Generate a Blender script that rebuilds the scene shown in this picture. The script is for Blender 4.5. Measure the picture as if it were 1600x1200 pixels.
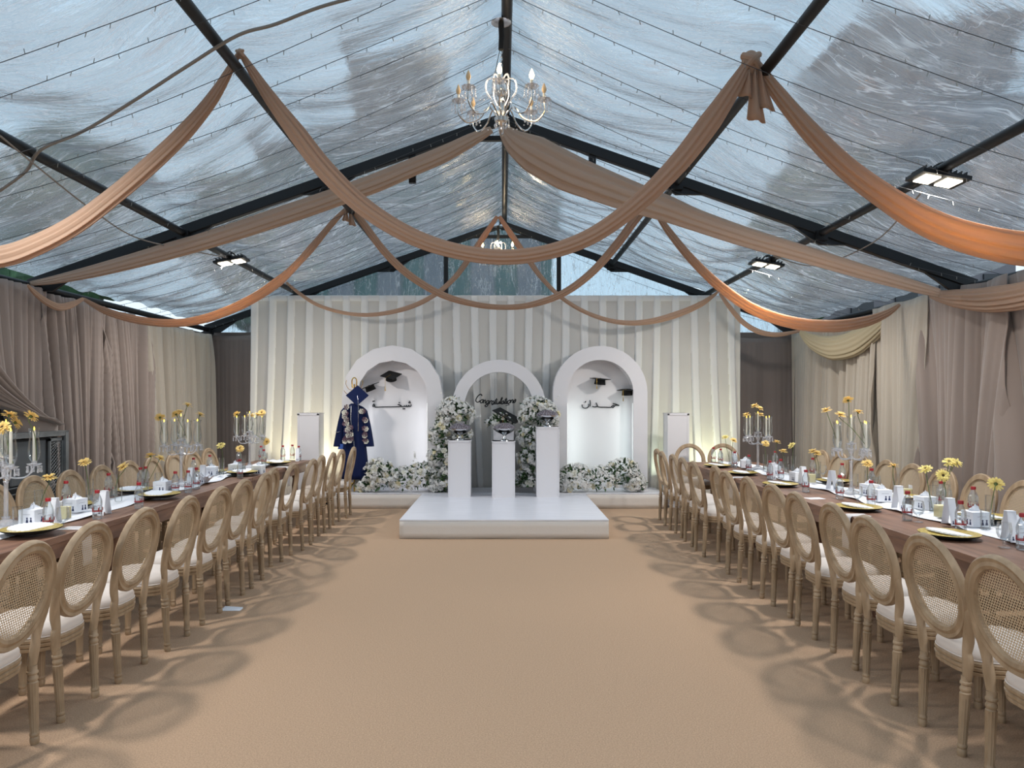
import bpy, math, random
import numpy as np
from mathutils import Vector, Matrix
random.seed(7); R = random.Random(11)
PI = math.pi
for o in list(bpy.data.objects): bpy.data.objects.remove(o)
S = bpy.context.scene; C = S.collection
# ------------------------------------------------------------------ camera / world / exposure
CH = 1.62; F = 1100.0
cam = bpy.data.cameras.new('camera'); cam.sensor_width = 36; cam.lens = F / 1600 * 36
cam.shift_x = 15 / 1600; cam.shift_y = 28 / 1600; cam.clip_end = 200
co = bpy.data.objects.new('camera', cam); C.objects.link(co)
co.location = (0, 0, CH); co.rotation_euler = (PI / 2, 0, 0); S.camera = co
w = bpy.data.worlds.new('world'); S.world = w; w.use_nodes = True
wn = w.node_tree; bg = wn.nodes['Background']
tc = wn.nodes.new('ShaderNodeTexCoord'); sx = wn.nodes.new('ShaderNodeSeparateXYZ'); rp = wn.nodes.new('ShaderNodeValToRGB')
wn.links.new(tc.outputs['Generated'], sx.inputs[0]); wn.links.new(sx.outputs['Z'], rp.inputs[0]); wn.links.new(rp.outputs[0], bg.inputs[0])
rp.color_ramp.elements[0].color = (.60, .71, .80, 1); rp.color_ramp.elements[1].color = (.54, .66, .79, 1)
bg.inputs[1].default_value = 1.3
vs = S.view_settings; vs.view_transform = 'Standard'; vs.look = 'None'; vs.gamma = 1; vs.use_curve_mapping = False; vs.exposure = 0.22
S.cycles.transparent_max_bounces = 32
def lamp(name, kind, loc, energy, col, size=.2, size_y=None, aim=None, spot=None, blend=.6):
    l = bpy.data.lights.new(name, kind); l.energy = energy; l.color = col
    if kind == 'AREA':
        l.size = size
        if size_y: l.shape = 'RECTANGLE'; l.size_y = size_y
    else: l.shadow_soft_size = size
    if kind == 'SPOT': l.spot_size = spot; l.spot_blend = blend
    o = bpy.data.objects.new(name, l); C.objects.link(o); o.location = loc
    if aim is not None: o.rotation_euler = (Vector(aim) - Vector(loc)).to_track_quat('-Z', 'Y').to_euler()
    return o
# floodlights hung from the roof bars: (x, y, z)
FLOODS = [(-3.40, 8.85, 3.37), (3.37, 9.0, 3.36), (3.43, 5.55, 3.36), (-3.42, 3.9, 3.36), (-3.42, 0.6, 3.36), (3.42, 0.8, 3.36)]
FLOOD_W = 58
for x, y, z in FLOODS:
    lamp('floodlight_beam', 'AREA', (x, y, z - .05), FLOOD_W, (1, .95, .89), .34, .2, aim=(x * .72, y, 0))
# ------------------------------------------------------------------ helpers
def px(x, y, Y): return Vector(((x - 785) * Y / F, Y, CH - (y - 628) * Y / F))
def on(x, y, z):                       # the point of height z seen at (x, y)
    Y = F * (CH - z) / (y - 628); return Vector(((x - 785) * Y / F, Y, z))
def lin(c):
    if isinstance(c, str): c = tuple(int(c[i:i + 2], 16) / 255 for i in (0, 2, 4))
    return tuple((v / 12.92 if v <= .04045 else ((v + .055) / 1.055) ** 2.4) for v in c) + (1,)
class MB:
    def __init__(s): s.v = []; s.f = []; s.m = []; s.cur = 0
    def add(s, vs_, fs, M=None):
        b = len(s.v)
        s.v += [tuple(M @ Vector(p)) if M is not None else tuple(p) for p in vs_]
        s.f += [tuple(i + b for i in f) for f in fs]; s.m += [s.cur] * len(fs); return s
    def box(s, c, d, M=None):
        x, y, z = c; a, b, e = d[0] / 2, d[1] / 2, d[2] / 2
        v = [(x + i * a, y + j * b, z + k * e) for k in (-1, 1) for j in (-1, 1) for i in (-1, 1)]
        return s.add(v, [(0, 2, 3, 1), (4, 5, 7, 6), (0, 1, 5, 4), (2, 6, 7, 3), (0, 4, 6, 2), (1, 3, 7, 5)], M)
    def beam(s, p, q, w_, h):
        p, q = Vector(p), Vector(q); d = (q - p); L = d.length
        M = Matrix.Translation((p + q) / 2) @ d.to_track_quat('Y', 'Z').to_matrix().to_4x4()
        return s.box((0, 0, 0), (w_, L, h), M)
    def tube(s, pts, r, n=8, caps=True, ry=None, up=None, wob=None):
        pts = [Vector(p) for p in pts]; N = len(pts)
        rr = r if isinstance(r, (list, tuple)) else [r] * N
        r2 = rr if ry is None else (ry if isinstance(ry, (list, tuple)) else [ry] * N)
        v = []; pu = Vector(up) if up else None
        for i in range(N):
            t = (pts[min(i + 1, N - 1)] - pts[max(i - 1, 0)]).normalized()
            if pu is None: pu = Vector((0, 0, 1)) if abs(t.z) < .9 else Vector((0, 1, 0))
            a = pu - t * pu.dot(t)
            if a.length < 1e-4: a = Vector((1, 0, 0)) - t * t.x
            a.normalize(); b = t.cross(a)
            if not up: pu = a
            for k in range(n):
                th = 2 * PI * k / n; g = wob(i / (N - 1), th) if wob else 1
                v.append(pts[i] + a * math.cos(th) * rr[i] * g + b * math.sin(th) * r2[i] * g)
        f = [(i * n + k, i * n + (k + 1) % n, (i + 1) * n + (k + 1) % n, (i + 1) * n + k) for i in range(N - 1) for k in range(n)]
        if caps: f += [tuple(range(n))[::-1], tuple((N - 1) * n + k for k in range(n))]
        return s.add(v, f)
    def lathe(s, prof, n=16, M=None, flute=0, fr=None):
        v = []; N = len(prof)
        for i, (r, z) in enumerate(prof):
            for k in range(n):
                g = 1 - flute * (k % 2) if (flute and fr and fr[0] < z < fr[1]) else 1
                v.append((r * g * math.cos(2 * PI * k / n), r * g * math.sin(2 * PI * k / n), z))
        f = [(i * n + k, i * n + (k + 1) % n, (i + 1) * n + (k + 1) % n, (i + 1) * n + k) for i in range(N - 1) for k in range(n)]
        if prof[0][0] > 1e-4: f.append(tuple(range(n))[::-1])
        if prof[-1][0] > 1e-4: f.append(tuple((N - 1) * n + k for k in range(n)))
        return s.add(v, f, M)
    def grid(s, nu, nv, fn, closed=False):
        v = [fn(i / (nu - 1), j / (nv - 1)) for j in range(nv) for i in range(nu)]
        return s.add(v, [(j * nu + i, j * nu + i + 1, (j + 1) * nu + i + 1, (j + 1) * nu + i) for j in range(nv - 1) for i in range(nu - 1)])
    def prism(s, poly, h, M=None):
        n = len(poly)
        v = [(x, y, 0) for x, y in poly] + [(x, y, h) for x, y in poly]
        f = [tuple(range(n))[::-1], tuple(range(n, 2 * n))] + [(i, (i + 1) % n, n + (i + 1) % n, n + i) for i in range(n)]
        return s.add(v, f, M)
    def ball(s, c, r, n=8, sq=(1, 1, 1)):
        pr = [(math.sin(PI * i / n * 1.0), -math.cos(PI * i / n)) for i in range(n + 1)]
        pr[0] = (0, -1); pr[-1] = (0, 1)
        M = Matrix.Translation(c) @ Matrix.Diagonal((r * sq[0], r * sq[1], r * sq[2], 1))
        return s.lathe(pr, n + 2, M)
    def build(s, name, mat, parent=None, smooth=True, ang=40, solid=0, bevel=0, loc=None):
        me = bpy.data.meshes.new(name); me.from_pydata(s.v, [], s.f)
        for m in (mat if isinstance(mat, (list, tuple)) else [mat]): me.materials.append(m)
        if isinstance(mat, (list, tuple)): me.polygons.foreach_set('material_index', s.m)
        if smooth:
            me.polygons.foreach_set('use_smooth', [True] * len(me.polygons)); me.set_sharp_from_angle(angle=math.radians(ang))
        me.update()
        o = bpy.data.objects.new(name, me); C.objects.link(o)
        if parent: o.parent = parent
        if loc is not None: o.location = loc
        if solid:
            m = o.modifiers.new('s', 'SOLIDIFY'); m.thickness = solid; m.offset = 0
        if bevel:
            m = o.modifiers.new('b', 'BEVEL'); m.width = bevel; m.segments = 2; m.limit_method = 'ANGLE'
        return o
def empty(name, loc=(0, 0, 0), rz=0):
    o = bpy.data.objects.new(name, None); C.objects.link(o); o.location = loc; o.rotation_euler = (0, 0, rz); o.empty_display_size = .05
    return o
def tag(o, label, cat, group=None, kind=None):
    if label: o['label'] = label
    if cat: o['category'] = cat
    if group: o['group'] = group
    if kind: o['kind'] = kind
    return o
def struct(o): o['kind'] = 'structure'; return o
KIDS = {}
def kids(o): return [c for c in ALL_CH.get(o.name, [])]
ALL_CH = {}
def index_children():
    ALL_CH.clear()
    for o in C.objects:
        if o.parent: ALL_CH.setdefault(o.parent.name, []).append(o)
def dup(o, loc=None, rz=None, parent=None):
    c = o.copy(); C.objects.link(c)
    if parent is not None: c.parent = parent
    if loc is not None: c.location = loc
    if rz is not None: c.rotation_euler = (0, 0, rz)
    for ch in ALL_CH.get(o.name, []): dup(ch, parent=c)
    return c
ONES = ['', 'first', 'second', 'third', 'fourth', 'fifth', 'sixth', 'seventh', 'eighth', 'ninth', 'tenth', 'eleventh', 'twelfth', 'thirteenth', 'fourteenth', 'fifteenth', 'sixteenth', 'seventeenth', 'eighteenth', 'nineteenth']
def word(n):
    if n < 20: return ONES[n]
    t = {2: 'twent', 3: 'thirt', 4: 'fort'}[n // 10]
    return t + 'ieth' if n % 10 == 0 else t + 'y-' + ONES[n % 10]
def number(objs, fmt, cat, group, key=lambda o: o.location.y):
    objs = sorted(objs, key=key)
    for i, o in enumerate(objs): tag(o, fmt.format(n=word(i + 1)) if len(objs) > 1 else fmt.replace('{n} ', '').format(n=''), cat, group)
def spline(P, n=8):
    P = [Vector(p) for p in P]; out = []
    for i in range(len(P) - 1):
        a, b, c, d = P[max(i - 1, 0)], P[i], P[i + 1], P[min(i + 2, len(P) - 1)]
        for k in range(n):
            t = k / n; out.append(.5 * ((2 * b) + (c - a) * t + (2 * a - 5 * b + 4 * c - d) * t * t + (3 * b - a - 3 * c + d) * t ** 3))
    out.append(P[-1]); return out
# ------------------------------------------------------------------ materials
def mat(name, col, rough=.6, metal=0, spec=.5, col2=None, nscale=8, stretch=(1, 1, 1), bump=0, bscale=60, emit=None, es=0, sheen=0, detail=4, coord='Object', transl=0, tcol=None):
    m = bpy.data.materials.new(name); m.use_nodes = True; nt = m.node_tree; b = nt.nodes['Principled BSDF']; L = nt.links
    b.inputs['Base Color'].default_value = lin(col); b.inputs['Roughness'].default_value = rough; b.inputs['Metallic'].default_value = metal
    b.inputs['Specular IOR Level'].default_value = spec
    if sheen: b.inputs['Sheen Weight'].default_value = sheen
    if emit: b.inputs['Emission Color'].default_value = lin(emit); b.inputs['Emission Strength'].default_value = es
    if col2 or bump:
        t = nt.nodes.new('ShaderNodeTexCoord'); mp = nt.nodes.new('ShaderNodeMapping'); mp.inputs['Scale'].default_value = stretch
        L.new(t.outputs[coord], mp.inputs[0])
    if col2:
        n = nt.nodes.new('ShaderNodeTexNoise'); n.inputs['Scale'].default_value = nscale; n.inputs['Detail'].default_value = detail
        r = nt.nodes.new('ShaderNodeValToRGB'); r.color_ramp.elements[0].color = lin(col); r.color_ramp.elements[1].color = lin(col2)
        r.color_ramp.elements[0].position = .35; r.color_ramp.elements[1].position = .65
        L.new(mp.outputs[0], n.inputs[0]); L.new(n.outputs[0], r.inputs[0]); L.new(r.outputs[0], b.inputs['Base Color'])
    if bump:
        n = nt.nodes.new('ShaderNodeTexNoise'); n.inputs['Scale'].default_value = bscale; n.inputs['Detail'].default_value = 3
        bp = nt.nodes.new('ShaderNodeBump'); bp.inputs['Strength'].default_value = bump; bp.inputs['Distance'].default_value = .01
        L.new(mp.outputs[0], n.inputs[0]); L.new(n.outputs[0], bp.inputs['Height']); L.new(bp.outputs[0], b.inputs['Normal'])
    if transl:
        tr = nt.nodes.new('ShaderNodeBsdfTranslucent'); tr.inputs[0].default_value = lin(tcol or col2 or col); mx = nt.nodes.new('ShaderNodeMixShader'); mx.inputs[0].default_value = transl
        L.new(b.outputs[0], mx.inputs[1]); L.new(tr.outputs[0], mx.inputs[2]); L.new(mx.outputs[0], nt.nodes['Material Output'].inputs[0])
    return m
def glassmat(name, tint=(1, 1, 1), refl=1.0, ior=1.5, rough=.02, base=0, dif=0):
    m = bpy.data.materials.new(name); m.use_nodes = True; nt = m.node_tree; nt.nodes.remove(nt.nodes['Principled BSDF']); L = nt.links
    t = nt.nodes.new('ShaderNodeBsdfTransparent'); t.inputs[0].default_value = (*tint, 1)
    g = nt.nodes.new('ShaderNodeBsdfGlossy'); g.inputs['Roughness'].default_value = rough
    fr = nt.nodes.new('ShaderNodeLayerWeight'); fr.inputs[0].default_value = .35
    mu = nt.nodes.new('ShaderNodeMath'); mu.operation = 'MULTIPLY_ADD'; mu.inputs[1].default_value = refl; mu.inputs[2].default_value = base; mu.use_clamp = True
    mx = nt.nodes.new('ShaderNodeMixShader'); L.new(fr.outputs['Fresnel'], mu.inputs[0]); L.new(mu.outputs[0], mx.inputs[0])
    d = nt.nodes.new('ShaderNodeBsdfDiffuse'); d.inputs[0].default_value = (.9, .9, .92, 1); m0 = nt.nodes.new('ShaderNodeMixShader'); m0.inputs[0].default_value = dif; L.new(t.outputs[0], m0.inputs[1]); L.new(d.outputs[0], m0.inputs[2])
    L.new(m0.outputs[0], mx.inputs[1]); L.new(g.outputs[0], mx.inputs[2]); L.new(mx.outputs[0], nt.nodes['Material Output'].inputs[0]); return m
def plastic_sheet(name, stretch, cover=.5):
    m = bpy.data.materials.new(name); m.use_nodes = True; nt = m.node_tree; nt.nodes.remove(nt.nodes['Principled BSDF']); L = nt.links; N = nt.nodes.new
    t = N('ShaderNodeTexCoord'); mp = N('ShaderNodeMapping'); mp.inputs['Scale'].default_value = stretch; L.new(t.outputs['Object'], mp.inputs[0])
    warp = N('ShaderNodeTexNoise'); warp.inputs['Scale'].default_value = .55; warp.inputs['Detail'].default_value = 2; L.new(t.outputs['Object'], warp.inputs[0])
    ad = N('ShaderNodeVectorMath'); ad.operation = 'MULTIPLY_ADD'; L.new(warp.outputs['Color'], ad.inputs[0]); ad.inputs[1].default_value = (1.0, 3.2, 1); L.new(mp.outputs[0], ad.inputs[2])
    n1 = N('ShaderNodeTexNoise'); n1.inputs['Scale'].default_value = 1.5; n1.inputs['Detail'].default_value = 7; n1.inputs['Roughness'].default_value = .62; L.new(ad.outputs[0], n1.inputs[0])
    n2 = N('ShaderNodeTexNoise'); n2.noise_type = 'RIDGED_MULTIFRACTAL'; n2.inputs['Scale'].default_value = 1.1; n2.inputs['Detail'].default_value = 4; L.new(ad.outputs[0], n2.inputs[0])
    n3 = N('ShaderNodeTexNoise'); n3.inputs['Scale'].default_value = 16; n3.inputs['Detail'].default_value = 4; L.new(t.outputs['Object'], n3.inputs[0])
    hs = N('ShaderNodeMath'); hs.operation = 'MULTIPLY_ADD'; L.new(n2.outputs[0], hs.inputs[0]); hs.inputs[1].default_value = .35; L.new(n1.outputs[0], hs.inputs[2])
    h2 = N('ShaderNodeMath'); h2.operation = 'MULTIPLY_ADD'; L.new(n3.outputs[0], h2.inputs[0]); h2.inputs[1].default_value = .22; L.new(hs.outputs[0], h2.inputs[2])
    bp = N('ShaderNodeBump'); bp.inputs['Strength'].default_value = .75; bp.inputs['Distance'].default_value = .03; L.new(h2.outputs[0], bp.inputs['Height'])
    def lines(scale, sc, wd, seed, mlo, mhi):  # crinkle streaks: light caught on the creases, put in as whiter cover
        mq = N('ShaderNodeMapping'); mq.inputs['Scale'].default_value = sc; mq.inputs['Location'].default_value = (seed, seed * 2.3, 0); L.new(t.outputs['Object'], mq.inputs[0])
        aq = N('ShaderNodeVectorMath'); aq.operation = 'MULTIPLY_ADD'; L.new(warp.outputs['Color'], aq.inputs[0]); aq.inputs[1].default_value = (1.0, 3.2, 1); L.new(mq.outputs[0], aq.inputs[2])
        q = N('ShaderNodeTexNoise'); q.inputs['Scale'].default_value = scale; q.inputs['Detail'].default_value = 3; q.inputs['Roughness'].default_value = .55; L.new(aq.outputs[0], q.inputs[0])
        a = N('ShaderNodeMath'); a.operation = 'SUBTRACT'; a.inputs[1].default_value = .5; L.new(q.outputs[0], a.inputs[0])
        c = N('ShaderNodeMath'); c.operation = 'ABSOLUTE'; L.new(a.outputs[0], c.inputs[0])
        e = N('ShaderNodeMapRange'); e.inputs['From Min'].default_value = 0; e.inputs['From Max'].default_value = wd; e.inputs['To Min'].default_value = 1; e.inputs['To Max'].default_value = 0; L.new(c.outputs[0], e.inputs[0])
        k = N('ShaderNodeTexNoise'); k.inputs['Scale'].default_value = 1.3; k.inputs['Detail'].default_value = 2; L.new(mq.outputs[0], k.inputs[0])
        kk = N('ShaderNodeMapRange'); kk.inputs['From Min'].default_value = mlo; kk.inputs['From Max'].default_value = mhi; L.new(k.outputs[0], kk.inputs[0])
        g = N('ShaderNodeMath'); g.operation = 'MULTIPLY'; L.new(e.outputs[0], g.inputs[0]); L.new(kk.outputs[0], g.inputs[1]); return g
    ln1 = lines(1.6, stretch, .022, 3.1, .38, .62); ln2 = lines(1.3, (stretch[0] * 2.2, stretch[1] * 1.7, stretch[2] * 1.5), .03, 7.7, .42, .68); ln3 = lines(2.2, (2.2, 2.6, 2), .012, 1.7, .5, .7)
    sa = N('ShaderNodeMath'); L.new(ln1.outputs[0], sa.inputs[0]); L.new(ln2.outputs[0], sa.inputs[1])
    sb = N('ShaderNodeMath'); sb.use_clamp = True; L.new(sa.outputs[0], sb.inputs[0]); L.new(ln3.outputs[0], sb.inputs[1])
    st = N('ShaderNodeMath'); st.operation = 'MULTIPLY'; st.inputs[1].default_value = .6; L.new(sb.outputs[0], st.inputs[0])
    r0 = N('ShaderNodeMapRange'); r0.inputs['From Min'].default_value = .45; r0.inputs['From Max'].default_value = 1.05; r0.inputs['To Min'].default_value = cover - .2; r0.inputs['To Max'].default_value = cover + .12; L.new(hs.outputs[0], r0.inputs[0])
    r = N('ShaderNodeMath'); r.use_clamp = True; L.new(st.outputs[0], r.inputs[0]); L.new(r0.outputs[0], r.inputs[1])
    fine = N('ShaderNodeTexNoise'); fine.inputs['Scale'].default_value = 7; fine.inputs['Detail'].default_value = 5; fine.inputs['Roughness'].default_value = .65; L.new(ad.outputs[0], fine.inputs[0])
    bp2 = N('ShaderNodeBump'); bp2.inputs['Strength'].default_value = 1; bp2.inputs['Distance'].default_value = .05; L.new(fine.outputs[0], bp2.inputs['Height']); L.new(bp.outputs[0], bp2.inputs['Normal'])
    tp = N('ShaderNodeBsdfRefraction'); tp.inputs[0].default_value = (.66, .79, .86, 1); tp.inputs['Roughness'].default_value = .25; tp.inputs['IOR'].default_value = 1.03; L.new(bp.outputs[0], tp.inputs['Normal'])
    tl = N('ShaderNodeBsdfTranslucent'); tl.inputs[0].default_value = (.90, .93, .96, 1); L.new(bp.outputs[0], tl.inputs['Normal'])
    df = N('ShaderNodeBsdfDiffuse'); df.inputs[0].default_value = (.55, .6, .66, 1); L.new(bp.outputs[0], df.inputs['Normal'])
    m1 = N('ShaderNodeMixShader'); m1.inputs[0].default_value = .35; L.new(tl.outputs[0], m1.inputs[1]); L.new(df.outputs[0], m1.inputs[2])
    m2 = N('ShaderNodeMixShader'); L.new(r.outputs[0], m2.inputs[0]); L.new(tp.outputs[0], m2.inputs[1]); L.new(m1.outputs[0], m2.inputs[2])
    gl = N('ShaderNodeBsdfGlossy'); gl.inputs['Roughness'].default_value = .1; L.new(bp2.outputs[0], gl.inputs['Normal'])
    lw = N('ShaderNodeLayerWeight'); lw.inputs[0].default_value = .3; L.new(bp.outputs[0], lw.inputs['Normal'])
    mm = N('ShaderNodeMath'); mm.operation = 'MULTIPLY_ADD'; mm.inputs[1].default_value = .3; mm.inputs[2].default_value = .08; L.new(lw.outputs['Fresnel'], mm.inputs[0])
    m3 = N('ShaderNodeMixShader'); L.new(mm.outputs[0], m3.inputs[0]); L.new(m2.outputs[0], m3.inputs[1]); L.new(gl.outputs[0], m3.inputs[2])
    L.new(m3.outputs[0], nt.nodes['Material Output'].inputs[0]); return m
M = dict(
    carpet=mat('tan carpet', 'c6a78b', .95, spec=.1, col2='ab8f76', nscale=140, bump=.6, bscale=300, detail=8),
    wood=mat('limed oak', '937c61', .55, col2='ae967a', nscale=6, stretch=(3, 3, .8), bump=.15, bscale=40),
    cane=mat('woven cane', 'c0aa8c', .6),
    cream=mat('cream upholstery', 'd6cdc6', .9, spec=.2, bump=.1, bscale=300),
    table=mat('brown table wood', '694a3b', .45, col2='876450', nscale=5, stretch=(4, .5, 4), bump=.05, bscale=30),
    white=mat('white paint', 'd9d7da', .55), stage=mat('white stage vinyl', 'd9d8de', .35, col2='cdccd2', nscale=5, stretch=(.5, 8, 1)),
    skirt=mat('off white skirting', 'd0c8c0', .8, bump=.2, bscale=20),
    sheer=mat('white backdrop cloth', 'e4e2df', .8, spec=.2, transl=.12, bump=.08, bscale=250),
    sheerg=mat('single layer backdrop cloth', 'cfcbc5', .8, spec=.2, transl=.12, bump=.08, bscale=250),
    velvet=mat('taupe curtain cloth', '978981', .85, spec=.2, sheen=.3, bump=.06, bscale=200),
    velvetl=mat('beige curtain cloth', 'b5ab9d', .85, spec=.2, sheen=.3, bump=.06, bscale=200),
    velvetd=mat('grey taupe curtain cloth', '857a74', .85, spec=.2, sheen=.2),
    drape=mat('dusty peach chiffon', 'b9a18f', .8, spec=.15, transl=.36, tcol='e6b57e'),
    drapel=mat('pale peach voile', 'ccb8a8', .8, spec=.15, transl=.45, tcol='dcc0a6'),
    drapec=mat('cream chiffon', 'cdbfa0', .7, spec=.2, transl=.3),
    black=mat('black steel', '15171a', .45, metal=.3), blackf=mat('black felt', '0c0c0e', .9),
    wire=mat('dark wire', '33363a', .6), cable=mat('grey cable', '8a847d', .7), bulbs=mat('clear bulb plastic', '8a8a84', .3),
    chrome=mat('chrome', 'd8d4cf', .12, metal=1), silver=mat('silver bowl', 'c9c9cb', .2, metal=1), gold=mat('gold', 'd3ae52', .25, metal=1),
    goldleaf=mat('gold leaf', 'f2df86', .3, metal=.55, col2='c2a03c', nscale=60),
    glass=glassmat('clear glass', (.97, .985, .985), .55, base=.03), crystal=glassmat('cut crystal', (.95, .95, .97), .6, rough=.08, base=.14, dif=.3),
    water=glassmat('water bottle plastic', (.9, .94, .96), .6, rough=.1, base=.08, dif=.08),
    red=mat('red cap plastic', '96101c', .4), wax=mat('ivory wax', 'e8e2d6', .5), paper=mat('white paper', 'e8eaf0', .8), creamc=mat('cream card', 'e6dbb0', .8),
    navyp=mat('navy print', '1f2c55', .7), navy=mat('navy gown cloth', '091840', .75, spec=.2), navyl=mat('blue lining', '2f56a8', .6),
    bulb=mat('lit bulb', 'ffe9b0', .3, emit='ffdf9a', es=14), bulboff=mat('unlit bulb glass', 'd9b98f', .2), flame=mat('candle flame tip', 'ffd75a', .4, emit='ffca40', es=6),
    led=mat('flood light panel', 'ffffff', .3, emit='fff2d8', es=5),
    petal=mat('yellow petals', 'efd083', .7, transl=.25), petalp=mat('pale yellow petals', 'e9d98a', .7, transl=.25), petalc=mat('flower heart', '4a3a1c', .9),
    stem=mat('green stem', '5a6b3a', .6), leaf=mat('dark leaf', '24401f', .6, col2='3d6132', nscale=10), leafb=mat('bright leaf', '3f7034', .6),
    rose=mat('white rose petal', 'e8e6da', .7, transl=.15), roseb=mat('bluish white floret', 'e6e5e2', .7, transl=.1), rosec=mat('cream rose petal', 'e6dec0', .7),
    mauve=mat('mauve garland flower', '6b5060', .8), runner=mat('white runner cloth', 'e4e5ea', .8, spec=.2), napkin=mat('pale napkin', 'c6c2c2', .9),
    steel=mat('galvanised sheet', '8f9395', .5, metal=.5, col2='777b7d', nscale=6), darkm=mat('dark machine', '26282a', .7), greym=mat('grey machine panel', '5b5f62', .7),
    choc=mat('foil wrapped sweets', '4d4146', .35, metal=.5, col2='a39aa0', nscale=70),
    teal=mat('teal wall panels', '2f625c', .6), conc=mat('grey rendered wall', '77777d', .8), conc2=mat('beige rendered wall', '8d8379', .8), winm=mat('dark window', '2c3238', .2),
    crown=mat('tree leaves', '2c4a33', .8, col2='456a48', nscale=4), bark=mat('bark', '4a3b2c', .9), ground=mat('sand ground', '8b8275', .95),
    roofp=plastic_sheet('clear wrinkled roof plastic', (.55, 4.2, 1), .50), gablep=plastic_sheet('clear gable plastic', (6, 1, 1.2), .35),
)
# ------------------------------------------------------------------ setting: floor, walls, tent skin, frame
HW = 5.1; RZ = 4.73; SL = .35; YB = 12.35; Y0 = -4.5; EZ = RZ - SL * HW
FR = [-1.4, 3.1, 7.6, 12.1]; PUR = [1.87, 3.42, 5.05]
def roof(x): return RZ - SL * abs(x)
b = MB(); b.box((0, (Y0 + YB) / 2, -.05), (2 * HW, YB - Y0, .1)); struct(b.build('floor', M['carpet'], smooth=False))
b = MB(); b.box((0, 10, -.16), (160, 160, .1)); struct(b.build('ground', M['ground'], smooth=False))
for side, sx_ in (('left', -1), ('right', 1)):
    b = MB(); b.box((sx_ * (HW + .02), (Y0 + YB) / 2, 1.4), (.04, YB - Y0, 2.8)); struct(b.build('wall_' + side, M['velvetd'], smooth=False))
b = MB(); b.box((0, YB + .02, 1.42), (2 * HW, .04, 2.84)); struct(b.build('wall_back', M['velvetd'], smooth=False))
b = MB()
nodes = [0] + PUR
def sheet(x, y):
    ax = abs(x); sag = 0
    for i in range(3):
        if nodes[i] <= ax <= nodes[i + 1]: sag = math.sin(PI * (ax - nodes[i]) / (nodes[i + 1] - nodes[i])) ** .8
    ph = ((y - 3.1) / 4.5) % 1
    sg = math.sin(PI * ph) ** .35 if 0 < ph < 1 else 0
    wv = .018 * math.sin(7 * y + 1.7 * ax + 1.5 * math.sin(2 * ax)) + .012 * math.sin(15 * y - 2.3 * ax) + .02 * math.sin(2.3 * y + 3 * ax)
    return roof(x) + .09 - sg * sag * .2 + wv * sg
for sgn in (-1, 1):
    f0 = (lambda u, v: (-(HW + .08) * (1 - u), Y0 + (YB - Y0) * v, sheet(-(HW + .08) * (1 - u), Y0 + (YB - Y0) * v))) if sgn < 0 else (lambda u, v: ((HW + .08) * u, Y0 + (YB - Y0) * v, sheet((HW + .08) * u, Y0 + (YB - Y0) * v)))
    b.grid(52, 240, f0)
struct(b.build('ceiling', M['roofp'], ang=180))
b = MB()
b.grid(60, 12, lambda u, v: (-HW + 2 * HW * u, YB - .02 + .02 * math.sin(40 * u) * v, 2.84 + v * max(roof(-HW + 2 * HW * u) + .06 - 2.84, .02)))
struct(b.build('window_1', M['gablep'], ang=180))
ORD = {0: 'behind the camera', 1: 'above the camera', 2: 'in the middle of the tent', 3: 'against the back wall'}
for i, y in enumerate(FR):
    t = empty('roof_truss', (0, y, 0)); tag(t, 'black steel roof truss ' + ORD[i], 'roof truss', 'black steel roof trusses')
    for s in (-1, 1):
        m = MB(); m.beam((0, 0, RZ - .06), (s * HW, 0, EZ - .06), .075, .11); m.build('rafter', M['black'], t, smooth=False, bevel=.008)
        m = MB(); m.box((s * (HW - .05), 0, (EZ - .1) / 2), (.1, .1, EZ - .1)); m.build('post', M['black'], t, smooth=False)
        m = MB(); x = s * .97
        zb = roof(x) - .36 if i < 3 else 2.7
        m.box((x, 0, (roof(x) + zb) / 2 - .05), (.075, .05, roof(x) - zb)); m.build('strut', M['black'], t, smooth=False)
        for xg in PUR[:2] + [4.85]:
            m = MB(); zc = roof(xg) - .14
            m.add([(s * (xg - .35), -.02, roof(xg - .35) - .1), (s * xg, -.02, zc - .08), (s * (xg + .35), -.02, roof(xg + .35) - .1), (s * (xg - .35), .02, roof(xg - .35) - .1), (s * xg, .02, zc - .08), (s * (xg + .35), .02, roof(xg + .35) - .1)],
                  [(0, 1, 2), (3, 5, 4), (0, 3, 4, 1), (1, 4, 5, 2), (2, 5, 3, 0)]); m.build('gusset', M['black'], t, smooth=False)
    m = MB(); m.box((0, 0, RZ - .27), (1.15, .05, .05)); m.build('collar_tie', M['black'], t, smooth=False)
for x, nm, lb in [(.035, 'ridge', 'black steel ridge bar along the peak of the roof')] + [(s * p, 'purlin', 'black steel bar running {} the {} roof slope'.format(('high on', 'halfway down', 'along the eave of')[k], 'left' if s < 0 else 'right')) for k, p in enumerate(PUR) for s in (-1, 1)]:
    r_ = .04
    m = MB(); m.tube([(0, Y0, 0), (0, YB - .1, 0)], r_ if nm != 'ridge' else .045, 10)
    for yf in FR: m.box((0, yf, -.03), (.12, .16, .1))
    tag(m.build('roof_' + ('ridge_bar' if nm == 'ridge' else 'bar'), M['black'], loc=(x, 0, roof(x) - (.1 if nm != 'ridge' else .05))), lb, 'roof bar', 'black steel roof bars')
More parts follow.
